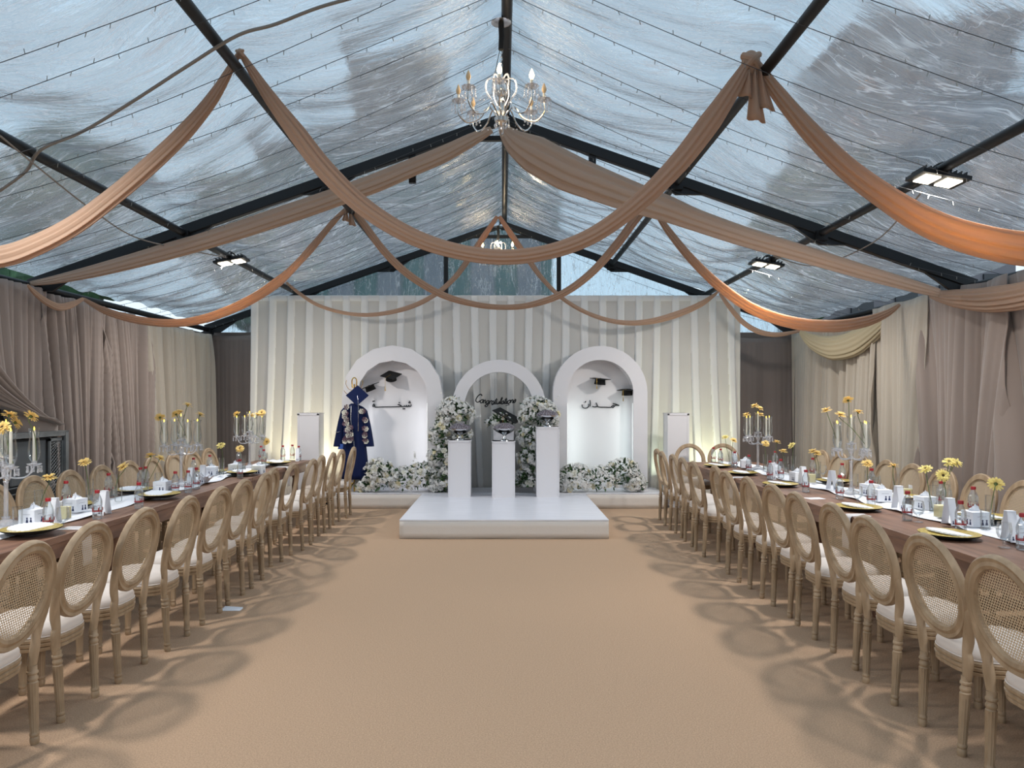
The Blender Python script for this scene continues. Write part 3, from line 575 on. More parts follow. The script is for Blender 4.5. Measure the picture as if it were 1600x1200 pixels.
m = MB(); loft(m, [(.02, 0, .2, .2, .13), (.01, 0, .5, .19, .13), (0, 0, .8, .17, .12), (0, 0, 1.05, .16, .11), (0, 0, 1.22, .17, .1), (0, 0, 1.3, .15, .08), (0, 0, 1.34, .07, .05), (0, 0, 1.36, .045, .04)], 90, lambda a, v: .05 * (1 - v) * math.sin(11 * a) + .02 * math.sin(23 * a) * (1 - v))
m.build('robe', M['navy'], t, ang=180, solid=.006)
for s in (-1, 1):
    m = MB(); loft(m, [(s * .235, -.02, .7, .075, .05), (s * .225, -.01, .8, .07, .05), (s * .2, 0, 1.05, .05, .05), (s * .16, 0, 1.25, .04, .05), (s * .13, 0, 1.3, .02, .03)], 30, lambda a, v: .06 * math.sin(5 * a))
    m.build('sleeve', M['navy'], t, ang=180, solid=.005)
m = MB(); m.tube(spline([(-.02, -.1, 1.33), (-.02, -.125, 1.1), (.02, -.13, .85), (.04, -.14, .6)]), .004, 5); m.tube(spline([(-.2, -.06, .93), (-.24, -.07, .92), (-.28, -.05, .93)]), .004, 5); m.build('piping', M['silver'], t)
m = MB(); loft(m, [(-.18, -.03, .66, .06, .04), (-.17, -.03, .74, .05, .04)], 20); m.build('lining', M['navyl'], t, solid=.004)
tag(t, 'navy blue graduation gown hanging on the gold stand left of the stage', 'gown')
t = empty('mortarboard_hat', px(560, 618, GY) + Vector((0, -.08, 0))); capmesh(t, .98, 'navy', 'silver', (1.15, .0, .12), .42, (.02, -.15)); tag(t, 'navy blue graduation cap on top of the gown', 'graduation cap')
t = empty('flower_garland', (GX, GY, .235))
gp = [(-.08, -.11, 1.3), (-.1, -.13, 1.22), (-.09, -.14, 1.14), (-.08, -.14, 1.05), (-.06, -.14, .96), (-.05, -.15, .87), (-.03, -.15, .8), (-.09, -.15, .8), (.13, -.1, 1.22), (.16, -.08, 1.1), (.175, -.08, .98), (.18, -.08, .88), (.18, -.08, .79)]
for i, p in enumerate([(q[0] + (.015 if q[0] > .1 else 0), q[1] + (.03 if q[0] > .1 else -.01), q[2]) for q in gp] + [(-.03, -.15, 1.0), (-.02, -.15, .9), (-.07, -.15, 1.12), (-.06, -.15, .83)]):
    for j in range(2):
        o = bpy.data.objects.new('garland_flower', rose_data(('mauve', 'rose')[(i + j) % 2])); C.objects.link(o); o.parent = t; o.location = Vector(p) + Vector((R.uniform(-.02, .02), 0, R.uniform(-.02, .02))); o.scale = (.04,) * 3; o.rotation_euler = (1.3, R.uniform(-.4, .4), 0)
tag(t, 'white and mauve flower garland worn over the navy gown', 'garland')
# ------------------------------------------------------------------ chairs
def leg_mesh(x, y, top=.37, sx_=0, sy_=0):
    m = MB(); pr = [(.0, 0), (.017, 0), (.0205, .012), (.0205, .03), (.0175, .036), (.021, .042), (.021, .05), (.0185, .055), (.0185, .06), (.0235, .285), (.0235, .29), (.019, .296), (.0235, .304), (.0235, .314), (.019, .32), (.019, .328), (.0245, .333), (.0245, .342), (.021, .346), (.021, top)]
    Mx = Matrix.Translation((x, y, 0)); sh = Matrix.Identity(4); sh[0][2] = sx_; sh[1][2] = sy_
    m.lathe(pr, 24, Mx @ sh, flute=.13, fr=(.056, .288)); return m
def seat_outline(e=0, n=48):
    out = []
    for i in range(n):
        a = 2 * PI * i / n; ca, sa = math.cos(a), math.sin(a); p = .62
        x = abs(ca) ** p * (1 if ca > 0 else -1); y = abs(sa) ** p * (1 if sa > 0 else -1)
        w_ = .197 + .03 * y; out.append((x * (w_ + e), y * (.215 + e) + .005))
    return out
def make_chair(cane=True):
    t = empty('dining_chair')
    for s in (-1, 1):
        leg_mesh(s * .150, -.238, sx_=s * .02, sy_=.045).build('leg', M['wood'], t); leg_mesh(s * .185, .185).build('leg', M['wood'], t)
    m = MB(); lv = [(-.006, .36), (.002, .362), (.004, .376), (-.002, .38), (.006, .385), (.008, .398), (0, .402), (.006, .407), (.008, .42), (.002, .428), (-.01, .43)]
    n = 48; V = []
    for e, z in lv: V += [(x, y, z) for x, y in seat_outline(e)]
    m.add(V, [(i * n + k, i * n + (k + 1) % n, (i + 1) * n + (k + 1) % n, (i + 1) * n + k) for i in range(len(lv) - 1) for k in range(n)] + [tuple(range(n))[::-1], tuple((len(lv) - 1) * n + k for k in range(n))])
    m.build('seat_rail', M['wood'], t, ang=30)
    m = MB(); lv = [(-.006, .426), (.002, .436), (.002, .456), (-.006, .476), (-.028, .494), (-.07, .505), (-.13, .51)]; V = []
    for e, z in lv: V += [(x, y, z) for x, y in seat_outline(e)]
    m.add(V, [(i * n + k, i * n + (k + 1) % n, (i + 1) * n + (k + 1) % n, (i + 1) * n + k) for i in range(len(lv) - 1) for k in range(n)] + [tuple((len(lv) - 1) * n + k for k in range(n))])
    cu = m.build('seat_cushion', M['cream'], t, ang=60)
    m = MB(); m.tube([(x, y, .432) for x, y in seat_outline(.003)] + [(seat_outline(.003)[0][0], seat_outline(.003)[0][1], .432)], .0035, 5, caps=False); m.build('piping', M['cream'], cu)
    TI = math.radians(11); Mb = Matrix.Translation((0, -.222, .5)) @ Matrix.Rotation(TI, 4, 'X')
    A, B = .208, .222; cz = .247; n = 56; prof = [(-.03, -.004), (-.028, .012), (-.012, .019), (.004, .013), (.02, .018), (.028, .008), (.03, -.01), (.022, -.018), (-.02, -.018)]
    V = []; k = len(prof)
    for i in range(n):
        a = 2 * PI * i / n
        for (q, d) in prof: V.append(tuple(Mb @ Vector(((A + q) * math.cos(a), -d, cz + (B + q) * math.sin(a)))))
    m = MB(); m.add(V, [(i * k + j, i * k + (j + 1) % k, ((i + 1) % n) * k + (j + 1) % k, ((i + 1) % n) * k + j) for i in range(n) for j in range(k)])
    m.build('back_frame', M['wood'], t, ang=35)
    for s in (-1, 1):
        m = MB(); P = [Mb @ Vector((s * .215, 0, .21)), Mb @ Vector((s * .207, 0, .12)), Mb @ Vector((s * .186, 0, .045)), Vector((s * .172, -.228, .485)), Vector((s * .172, -.224, .445)), Vector((s * .159, -.219, .355))]
        m.tube(spline(P, 5), [(.016, .032, .034, .026, .034, .024)[i // 5] * (1 - i % 5 / 5) + (.016, .032, .034, .026, .034, .024)[min(i // 5 + 1, 5)] * (i % 5 / 5) for i in range(26)], 12, ry=[.017] * 26, up=(1, 0, 0)); m.build('back_stile', M['wood'], t, ang=50)
    if cane:
        m = MB(); h = .0083; ia, ib = A - .016, B - .016
        dx = h * math.sqrt(3); dz = h * 1.5; row = 0; z = -ib
        while z < ib:
            x = -ia + (dx / 2 if row % 2 else 0)
            while x < ia:
                if (x / ia) ** 2 + (z / ib) ** 2 < 1:
                    O = []; I = []
                    for q in range(6):
                        a = PI / 6 + q * PI / 3; O.append(tuple(Mb @ Vector((x + h * math.cos(a), .006, cz + z + h * math.sin(a))))); I.append(tuple(Mb @ Vector((x + h * .62 * math.cos(a), .006, cz + z + h * .62 * math.sin(a)))))
                    m.add(O + I, [(q, (q + 1) % 6, 6 + (q + 1) % 6, 6 + q) for q in range(6)])
                x += dx
            z += dz; row += 1
        m.build('cane_panel', M['cane'], t, smooth=False)
    return t
chair_a = make_chair(True); chair_b = make_chair(False); index_children()
used = set()
def place(x, y, rz, cane=True):
    src = chair_a if cane else chair_b
    if src.name not in used:
        used.add(src.name); src.location = (x, y, 0); src.rotation_euler = (0, 0, rz); return src
    return dup(src, (x, y, 0), rz)
jit = lambda a: R.uniform(-a, a)
LX = [-2.2, -2.22, -2.2, -2.167, -2.16, -2.17, -2.17, -2.26, -2.22, -2.16, -2.2, -2.19, -2.2, -2.16]
LY = [3.18, 3.71, 4.205, 4.72, 5.26, 5.76, 6.26, 6.76, 7.28, 7.82, 8.34, 8.85, 9.39, 9.93]
cl_ = [place(x - .25, y, PI / 2 + jit(.03), i != 8) for i, (x, y) in enumerate(zip(LX, LY))]
RY = [2.89, 3.375, 3.91, 4.40, 4.94, 5.44, 5.95, 6.47, 6.98, 7.51, 8.02, 8.52, 9.05, 9.52]
RX = [2.09, 2.09, 2.083, 2.125, 2.12, 2.14, 2.13, 2.11, 2.17, 2.09, 2.107, 2.12, 2.11, 2.15]
cr_ = [place(x + .25, y, -PI / 2 + jit(.03), i < 12) for i, (x, y) in enumerate(zip(RX, RY))]
cfl = [place(-3.72, y, -PI / 2 + jit(.06)) for y in (5.0, 5.51, 6.03, 6.55, 7.06, 7.57, 8.08, 8.59, 9.1, 9.62)]
cfr = [place(3.9, y, PI / 2 + jit(.06)) for y in (5.15, 5.67, 6.18, 6.7, 7.2, 7.71, 8.22, 8.73, 9.24)]
cend = [place(2.83, 10.33, PI + .03, False), place(3.32, 10.35, PI - .05, False)]
number(cl_, 'oval-backed wooden chair, {n} from the camera in the aisle row left of the carpet', 'chair', 'chairs along the aisle side of the left table')
number(cr_, 'oval-backed wooden chair, {n} from the camera in the aisle row right of the carpet', 'chair', 'chairs along the aisle side of the right table')
number(cfl, 'cane-backed wooden chair between left table and wall, {n} from the camera', 'chair', 'chairs along the wall side of the left table')
number(cfr, 'cane-backed wooden chair between right table and wall, {n} from the camera', 'chair', 'chairs along the wall side of the right table')
number(cend, 'oval-backed chair at the far end of the right table, {n} from the aisle', 'chair', 'chairs at the end of the right table', key=lambda o: o.location.x)
# ------------------------------------------------------------------ tables
TZ = .76
def make_table(x0, x1, y0, y1, label):
    t = empty('banquet_table', ((x0 + x1) / 2, (y0 + y1) / 2, 0)); W, D = x1 - x0, y1 - y0 - .006
    m = MB(); m.box((0, 0, TZ - .0225), (W, D, .045)); m.build('tabletop', M['table'], t, smooth=False, bevel=.004)
    m = MB()
    for s in (-1, 1): m.box((s * (W / 2 - .06), 0, TZ - .1), (.03, D - .14, .11)); m.box((0, s * (D / 2 - .07), TZ - .1), (W - .15, .03, .11))
    m.build('apron', M['table'], t, smooth=False)
    for sx_ in (-1, 1):
        for sy_ in (-1, 1):
            m = MB(); m.lathe([(.03, 0), (.035, .03), (.028, .08), (.04, .2), (.045, .4), (.03, .5), (.045, .53), (.045, .6), (.045, TZ - .05)], 14, Matrix.Translation((sx_ * (W / 2 - .2), sy_ * (D / 2 - .1), 0))); m.build('leg', M['table'], t)
    tag(t, label, 'table', 'brown banquet tables'); return t
LT = (-3.62, -2.84); RT = (2.62, 3.64)
for i, (a, b_) in enumerate([(.8, 3.2), (3.2, 5.6), (5.6, 8.0), (8.0, 10.42)]): make_table(*LT, a, b_, 'brown wooden banquet table, {} section of the left table from the camera'.format(word(i + 1)))
for i, (a, b_) in enumerate([(.6, 3.0), (3.0, 5.4), (5.4, 7.75), (7.75, 10.1)]): make_table(*RT, a, b_, 'brown wooden banquet table, {} section of the right table from the camera'.format(word(i + 1)))
for x0, x1, y0, y1, sd, lb in ((-3.43, -3.09, .9, 10.35, 1, 'white cloth runner wavy along the middle of the left table'), (3.08, 3.42, .7, 10.0, 2, 'white cloth runner along the middle of the right table')):
    m = MB(); m.grid(14, 300, lambda u, v: (x0 + (x1 - x0) * u + .02 * math.sin(3.1 * v * 9 + sd) + .012 * math.sin(11 * v * 9), y0 + (y1 - y0) * v, TZ + .004 + .007 * (1 + math.sin(19 * u + 2.5 * math.sin(5 * v * 9 + sd) + sd))))
    tag(m.build('table_runner', M['runner'], ang=180), lb, 'table runner')
# ------------------------------------------------------------------ tableware prototypes
Z = Matrix.Translation
def p_bottle():
    t = empty('water_bottle'); m = MB(); m.lathe([(0, .002), (.029, 0), (.034, .01), (.034, .035), (.031, .04), (.034, .05), (.034, .09), (.031, .095), (.034, .1), (.034, .13), (.031, .145), (.021, .17), (.0145, .183), (.0145, .193)], 10); m.build('body', M['water'], t, ang=20)
    m = MB(); m.lathe([(.017, .19), (.0175, .209), (.0155, .212), (0, .212)], 14); m.build('cap', M['red'], t)
    m = MB(); m.lathe([(.0346, .055), (.0346, .062)], 10)
    for a in range(5): m.box((.0345 * math.cos(a * 1.256 + .3), .0345 * math.sin(a * 1.256 + .3), .074), (.005, .004, .022))
    m.build('label', M['red'], t, smooth=False); return t
def grads(m, w_, x0, z0, s, Mx):           # two little printed graduates
    for k in (-1, 1):
        x = x0 + k * .011 * s
        m.add([(x - .008 * s, 0, z0), (x + .008 * s, 0, z0), (x + .004 * s, 0, z0 + .017 * s), (x - .004 * s, 0, z0 + .017 * s)], [(0, 1, 2, 3)], Mx)
        m.add([(x + .004 * s * math.cos(a * PI / 4), 0, z0 + .021 * s + .004 * s * math.sin(a * PI / 4)) for a in range(8)], [tuple(range(8))], Mx)
        m.add([(x - .007 * s, 0, z0 + .025 * s), (x, 0, z0 + .0225 * s), (x + .007 * s, 0, z0 + .025 * s), (x, 0, z0 + .029 * s)], [(0, 1, 2, 3)], Mx)
def p_box():
    t = empty('tissue_box'); m = MB(); m.box((0, 0, .05), (.12, .12, .1)); bo = m.build('carton', M['paper'], t, smooth=False, bevel=.002)
    m = MB()
    for k in range(4): grads(m, .12, .02, .012, 1.3, Matrix.Rotation(k * PI / 2, 4, 'Z') @ Z((0, -.0606, 0)))
    for k in range(4):
        Q = Matrix.Rotation(k * PI / 2, 4, 'Z') @ Z((0, -.0606, 0)); m.add([(-.03, 0, .068), (.03, 0, .068), (.03, 0, .0695), (-.03, 0, .0695)], [(0, 1, 2, 3)], Q)
    m.build('printed_figures', M['navyp'], bo, smooth=False)
    m = MB(); m.grid(9, 9, lambda u, v: ((u - .5) * .09 * (1 - .5 * v), .02 * math.sin(7 * u + 3 * v) * (1 - v) + .004, .1 + v * .045 * (1 - abs(u - .5)) + .006 * math.sin(14 * u)))
    m.grid(9, 9, lambda u, v: (.015 * math.sin(8 * u), (u - .5) * .07 * (1 - .4 * v), .1 + v * .04 * (1 - abs(u - .4)))); m.build('tissue', M['paper'], t, ang=180); return t
def p_tag():
    t = empty('folded_card'); m = MB(); h = .185; a = .045
    m.box((0, 0, 0), (.05, .0025, h), Z((0, -.036, h / 2 * .97)) @ Matrix.Rotation(-.22, 4, 'X')); m.box((0, 0, 0), (.05, .0025, h), Z((0, .036, h / 2 * .97)) @ Matrix.Rotation(.22, 4, 'X')); m.box((0, 0, h * .975), (.05, .04, .0025))
    c = m.build('card', M['paper'], t, smooth=False)
    m = MB()
    for s in (0, PI): grads(m, .05, 0, .012 - h / 2, .8, Matrix.Rotation(s, 4, 'Z') @ Z((0, -.038, h / 2 * .97)) @ Matrix.Rotation(-.22, 4, 'X'))
    m.build('printed_figures', M['navyp'], c, smooth=False); return t
def p_goblet():
    t = empty('goblet'); m = MB(); m.lathe([(0, .0), (.032, 0), (.033, .003), (.006, .012), (.009, .02), (.006, .03), (.010, .036), (.006, .045), (.03, .06), (.04, .085), (.041, .11), (.035, .15)], 20); m.build('bowl', M['glass'], t); return t
def p_tumbler(h=.13, r=.032, nm='tumbler'):
    t = empty(nm); m = MB(); m.lathe([(0, .003), (r * .85, 0), (r * .9, .006), (r, h)], 18); m.build('glass', M['glass'], t); return t
def p_candle():
    t = empty('jar_candle'); m = MB(); m.box((0, 0, .045), (.06, .06, .084)); m.build('candle', M['creamc'], t, smooth=False, bevel=.003)
    m = MB(); m.grid(5, 2, lambda u, v: ((-.033, .033, .033, -.033, -.033)[round(u * 4)], (-.033, -.033, .033, .033, -.033)[round(u * 4)], .001 + v * .12)); m.box((0, 0, .0015), (.066, .066, .003)); m.build('glass', M['glass'], t, smooth=False); return t
def p_charger():
    t = empty('charger_plate'); m = MB(); m.lathe([(0, .002), (.1, .0), (.115, .004), (.165, .022), (.175, .031)], 40); m.build('underside', M['blackf'], t)
    m = MB(); V = []
    m.lathe([(.174, .0325), (.165, .0275), (.12, .013), (.1, .0085), (0, .0085)], 40); m.build('gold_face', M['goldleaf'], t)
    m = MB(); m.prism([(.145 * (1 + .05 * math.cos(26 * 2 * PI * k / 104)) * math.cos(2 * PI * k / 104), .105 * (1 + .06 * math.cos(26 * 2 * PI * k / 104)) * math.sin(2 * PI * k / 104)) for k in range(104)], .009, Z((0, 0, .03)) @ Matrix.Rotation(.1, 4, 'X'))
    m.build('lace_paper', M['paper'], t, smooth=False)
    m = MB(); m.box((0, 0, 0), (.1, .14, .003), Z((-.03, .02, .012)) @ Matrix.Rotation(.5, 4, 'Z')); m.build('menu_card', M['creamc'], t, smooth=False); return t
def p_vase():
    t = empty('glass_vase'); m = MB(); m.lathe([(0, .004), (.026, 0), (.028, .006), (.03, .2)], 18); m.build('glass', M['glass'], t)
    m = MB(); m.lathe([(0, .013), (.025, .013), (.026, .07), (0, .07)], 16); m.build('water', M['water'], t); return t
HR = random.Random(4)
def p_head(mk):
    m = MB()
    for ring, (n, L_, w_, up) in enumerate([(15, .048, .0065, .05), (13, .038, .006, .45), (10, .024, .005, .8)]):
        for k in range(n):
            a = 2 * PI * k / n + ring * .13; c, s = math.cos(a), math.sin(a); P = []; L2 = L_; up2 = up; up = up2 + HR.uniform(-.25, .3)
            for q, ww, z in ((.008, .4, 0), (L_ * .5, 1, up * L_ * .5), (L_ * .9, .9, up * L_ * .8 - .002), (L_, .1, up * L_ * .75 - .004)):
                for sg in (-1, 1): P.append((c * q - s * w_ * ww * sg, s * q + c * w_ * ww * sg, z + ring * .001))
            m.add(P, [(0, 1, 3, 2), (2, 3, 5, 4), (4, 5, 7, 6)]); up = up2
    return m
HEAD = {}
for mk in ('petal', 'petalp'):
    o = p_head(mk).build('petals', M[mk], ang=60); HEAD[mk] = o.data; bpy.data.objects.remove(o)
m = MB(); m.lathe([(.011, -.001), (.012, .006), (.006, .009), (0, .007)], 12); o = m.build('flower_heart', M['petalc']); HEART = o.data; bpy.data.objects.remove(o)
def gerbera(base, head, mk='petal', facing=(0, -.3, 1), bend=.02):
    base, head = Vector(base), Vector(head); t = empty('gerbera', base); d = head - base; f = Vector(facing).normalized(); c1 = d * .55 + Vector((bend, bend * .3, 0))
    m = MB(); m.tube(spline([Vector((0, 0, 0)), c1, d - f * .03, d - f * .003], 6), .0028, 6); m.ball(d - f * .005, .011, 6); m.build('stem', M['stem'], t)
    for nm, data in (('petals', HEAD[mk]), ('flower_heart', HEART)):
        o = bpy.data.objects.new(nm, data); C.objects.link(o); o.parent = t; o.location = d; o.rotation_mode = 'QUATERNION'; o.rotation_quaternion = orient(f); o.scale = (1.12,) * 3
    return t
def p_candelabra():
    t = empty('candelabra'); m = MB(); m.lathe([(0, 0), (.085, 0), (.088, .008), (.05, .02), (.02, .035), (.03, .05)], 24); m.build('base', M['crystal'], t, ang=25)
    m = MB(); m.lathe([(.014, .045), (.014, .28), (.02, .29), (.012, .3), (.024, .325), (.012, .35), (.026, .38), (.03, .4), (.012, .42)], 12); m.build('stem', M['crystal'], t, ang=25)
    m = MB(); m.lathe([(.016, .3), (.02, .31), (.016, .32)], 12); m.build('collar', M['chrome'], t)
    for k in range(5):
        if k < 4: a = PI / 4 * 0 + k * PI / 2 + .35; ex, ey, ez = .165 * math.cos(a), .165 * math.sin(a), .385
        else: ex = ey = 0; ez = .44
        m = MB()
        if k < 4: m.tube(spline([(0, 0, .33), (ex * .35, ey * .35, .31), (ex * .75, ey * .75, .32), (ex, ey, ez)]), .006, 7)
        else: m.tube([(0, 0, .4), (0, 0, ez)], .01, 8)
        arm = m.build('arm', M['crystal'], t)
        m = MB(); m.lathe([(.012, 0), (.03, .006), (.046, .016), (.05, .02), (.03, .012), (0, .01)], 16, Z((ex, ey, ez)), flute=.18, fr=(.005, .03)); m.lathe([(.014, .012), (.018, .03), (.014, .04)], 10, Z((ex, ey, ez)))
        m.build('dish', M['crystal'], arm, smooth=False)
        m = MB()
        for q in range(7):
            aa = q * 2 * PI / 7
            for z in range(3): m.ball((ex + .044 * math.cos(aa), ey + .044 * math.sin(aa), ez - .002 - z * .016), .006 if z < 2 else .008, 4, (1, 1, 1.5))
        m.build('bead_fringe', M['crystal'], arm, smooth=False)
        m = MB(); m.lathe([(.02, .035), (.034, .06), (.04, .1), (.036, .16), (.029, .21), (.034, .255), (.04, .27)], 20, Z((ex, ey, ez))); m.build('hurricane_glass', M['glass'], arm)
        m = MB(); m.lathe([(.011, .03), (.010, .255), (0, .258)], 12, Z((ex, ey, ez))); cd = m.build('candle', M['wax'], arm)
        m = MB(); m.lathe([(0, .255), (.005, .263), (.004, .27), (0, .282)], 8, Z((ex, ey, ez))); m.build('flame', M['flame'], cd)
    return t
PROTO = {'bottle': p_bottle(), 'box': p_box(), 'tag': p_tag(), 'goblet': p_goblet(), 'tumbler': p_tumbler(), 'candle': p_candle(), 'plate': p_charger(), 'vase': p_vase(), 'candelabra': p_candelabra()}
index_children()
ITEMS = {}; taken = []
def put(kind, side, x, y, rz=None, z=TZ):
    src = PROTO[kind]
    rz = R.uniform(0, 6) if rz is None else rz
    key = ('k', kind)
    if key not in used: used.add(key); o = src; o.location = (x, y, z); o.rotation_euler = (0, 0, rz)
    else: o = dup(src, (x, y, z), rz)
    ITEMS.setdefault((kind, side), []).append(o); return o
RAD = {'bottle': .035, 'box': .075, 'tag': .05, 'goblet': .041, 'tumbler': .034, 'candle': .042, 'plate': .172, 'vase': .032, 'candelabra': .09}
def putpx(kind, side, pxx, pyy, rz=None):
    p = on(pxx, pyy, TZ); lo, hi = (LT if side == 'left' else RT); r_ = RAD[kind]
    x = min(max(p.x, lo + r_ + .01), hi - r_ - .01); y = p.y
    ymax = 10.36 if side == 'left' else 10.04; y = min(y, ymax)
    for it in range(90):                     # nudge aside until it touches nothing
        hit = [q for q in taken if (q[0] - x) ** 2 + (q[1] - y) ** 2 < (q[2] + r_ + .004) ** 2]
        if not hit: break
        q = hit[0]; d = Vector((x - q[0], y - q[1])); d = d.normalized() if d.length > 1e-4 else Vector((0, 1)); n_ = Vector((q[0], q[1])) + d * (q[2] + r_ + .006)
        x, y = min(max(n_.x, lo + r_ + .005), hi - r_ - .005), min(n_.y, ymax) + (.012 if it > 20 else 0) + (.02 if it > 50 else 0)
    taken.append((x, y, r_)); inr = -3.43 - r_ * .6 < x < -3.09 + r_ * .6 if side == 'left' else 3.08 - r_ * .6 < x < 3.42 + r_ * .6
    return put(kind, side, x, y, rz, TZ + (.02 if inr else .001))
def many(kind, side, L_, rz=None):
    return [putpx(kind, side, a, b_, (rz + jit(.25)) if rz is not None else None) for a, b_ in L_]
putxy = lambda kind, side, x, y, rz: putpx(kind, side, 785 + x * F / y, 628 + F * (CH - TZ) / y, rz)
for side, L_ in (('left', [(-3.42, 4.85), (-3.25, 7.12), (-3.25, 9.05)]), ('right', [(3.22, 6.5), (3.22, 8.87), (3.25, 4.0)])):
    for x, y in L_: putxy('candelabra', side, x, y, jit(.4) + .3)
for side, L_ in (('right', [(2.83, 4.46), (2.83, 5.6), (2.83, 7.17), (2.83, 8.3), (2.83, 9.27), (3.44, 5.0), (3.44, 6.1), (3.44, 7.3), (2.83, 3.3)]), ('left', [(-3.03, 4.53), (-3.03, 6.22), (-3.03, 8.2), (-3.03, 9.5), (-3.43, 5.6), (-3.43, 6.55), (-3.42, 8.3)])):
    for x, y in L_: putxy('plate', side, x, y, PI / 2 + jit(.15))
many('bottle', 'right', [(1501, 833), (1418, 813), (1361, 791), (1312, 780), (1598, 859), (1573, 804), (1508, 792), (1426, 766), (1365, 755), (1259, 769), (1220, 750), (1203, 750), (1248, 730), (1286, 744), (1170, 738), (1148, 731), (1126, 725), (1114, 722)])
many('box', 'right', [(1389, 785), (1446, 799), (1524, 826), (1590, 846), (1352, 776), (1176, 734), (1246, 755), (1210, 744)], 0)
many('tag', 'right', [(1404, 799), (1484, 824), (1584, 848), (1251, 760), (1213, 750), (1141, 730), (1300, 768)], 0)
many('goblet', 'right', [(1340, 788), (1430, 815), (1569, 856), (1432, 768), (1518, 794), (1295, 748), (1155, 733)])
many('bottle', 'left', [(74, 828), (152, 811), (217, 795), (144, 762), (54, 792), (97, 775), (210, 764), (274, 772), (294, 770), (307, 764), (262, 742), (290, 738), (375, 747), (352, 727), (429, 728), (442, 721), (458, 719), (475, 717), (408, 722)])
many('box', 'left', [(51, 822), (117, 803), (235, 772), (360, 742), (402, 741), (330, 745)], 0)
many('tag', 'left', [(84, 824), (163, 804), (299, 762), (317, 757), (465, 720)], 0)
many('goblet', 'left', [(96, 828), (140, 798), (248, 766), (420, 727)])
many('tumbler', 'left', [(30, 826), (185, 787), (225, 775), (378, 735)]); many('tumbler', 'right', [(1540, 832), (1395, 768), (1330, 760), (1236, 745)])
many('candle', 'left', [(101, 815), (412, 726)], .2); many('candle', 'right', [(1469, 812), (1276, 757), (1415, 780)], .2)
# gerberas in vases
G = []
def flower(side, hx, hy, vx, vy, mk='petal', fc=(0, -.4, 1), vase=None, Y=None):
    v = vase or putpx('vase', side, vx, vy); p = v.location
    h = px(hx, hy, p.y + (Y or -.02)); g = gerbera(p + Vector((jit(.006), jit(.006), .014)), h, mk, fc, jit(.02)); g['side'] = side; g['v'] = 1; G.append(g); return v
flower('left', 132, 722, 140, 790, fc=(0, -.5, 1)); v = flower('left', 192, 729, 178, 780, fc=(-.4, -.5, .8)); flower('left', 77, 746, 60, 808, fc=(0, -.2, 1))
v = flower('left', 235, 712, 226, 765, fc=(-.3, .2, 1)); flower('left', 250, 716, 0, 0, fc=(.5, 0, 1), vase=v)
v = flower('left', 345, 696, 341, 745, 'petalp', (0, -.6, .8)); flower('left', 375, 701, 374, 740, fc=(0, -.7, .6))
flower('right', 1446, 733, 1458, 803, 'petalp', (-.4, -.3, 1)); v = flower('right', 1483, 722, 1488, 790, 'petalp', (-.2, -.6, .9)); flower('right', 1494, 723, 0, 0, 'petalp', (.3, -.6, .9), vase=v); flower('right', 1488, 720, 0, 0, 'petalp', (0, .1, 1), vase=v, Y=.04)
flower('right', 1473, 743, 1478, 796, 'petalp', (-.1, -1, .35)); flower('right', 1556, 756, 1545, 822, 'petalp', (.7, .8, .5)); flower('right', 1396, 728, 1404, 775, 'petal', (.1, 0, 1)); flower('right', 1355, 724, 1362, 768, 'petal', (-.2, -.4, .8))
v = flower('right', 1276, 708, 1278, 750, 'petal', (0, -.3, 1)); flower('right', 1270, 705, 0, 0, 'petal', (-.3, 0, 1), vase=v); v = flower('right', 1224, 705, 1228, 742, 'petal', (0, -.1, 1)); v = flower('right', 1237, 696, 1240, 738, 'petalp', (-.7, -.2, .8))
flower('right', 1214, 691, 1210, 740, 'petal', (.2, -.1, 1)); flower('right', 1196, 693, 1196, 738, 'petal', (0, -.6, .8)); v = flower('right', 1146, 688, 1142, 729, 'petal', (.2, -.4, 1)); flower('right', 1133, 683, 0, 0, 'petalp', (-.2, -.3, 1), vase=v)
# gerberas stuck into the candelabra glasses
CB = sorted(ITEMS[('candelabra', 'left')], key=lambda o: o.location.y), sorted(ITEMS[('candelabra', 'right')], key=lambda o: o.location.y)
def cflower(cb, arm, hx, hy, mk='petal', fc=(0, -.2, 1)):
    a = cb.rotation_euler.z + arm * PI / 2 + .35; r_ = .165 if arm < 4 else 0; off = Vector((r_ * math.cos(a), r_ * math.sin(a), .425 if arm < 4 else .48)) + Vector((.016, 0, 0))
    b0 = cb.location + off; G.append(gerbera(b0, px(hx, hy, cb.location.y + off.y * .5), mk, fc, jit(.01))); G[-1]['side'] = 'left' if b0.x < 0 else 'right'; G[-1]['v'] = 0
a0, a1, a2 = CB[0]; b0_, b1, b2 = CB[1]
cflower(a0, 0, 49, 650, fc=(.3, .6, .7)); cflower(a0, 1, 25, 660, fc=(.5, .6, .4)); cflower(a0, 4, 15, 648, fc=(.1, .3, 1)); cflower(a0, 3, 4, 668, fc=(0, -.8, .5))
cflower(a1, 2, 250, 652, fc=(-.3, .5, .7)); cflower(a1, 4, 281, 644, fc=(.2, 0, 1)); cflower(a1, 1, 293, 633, fc=(.3, 0, 1)); cflower(a1, 3, 275, 647, fc=(-.5, .2, .8)); cflower(a1, 0, 313, 648, fc=(.4, .1, .9))
cflower(a2, 2, 370, 647, fc=(-.6, .2, .8)); cflower(a2, 1, 393, 649, fc=(0, -.2, 1)); cflower(a2, 4, 402, 648, fc=(.3, 0, 1)); cflower(a2, 0, 409, 645, fc=(0, -.8, .6)); cflower(a2, 3, 416, 690, fc=(.7, -.4, -.2))
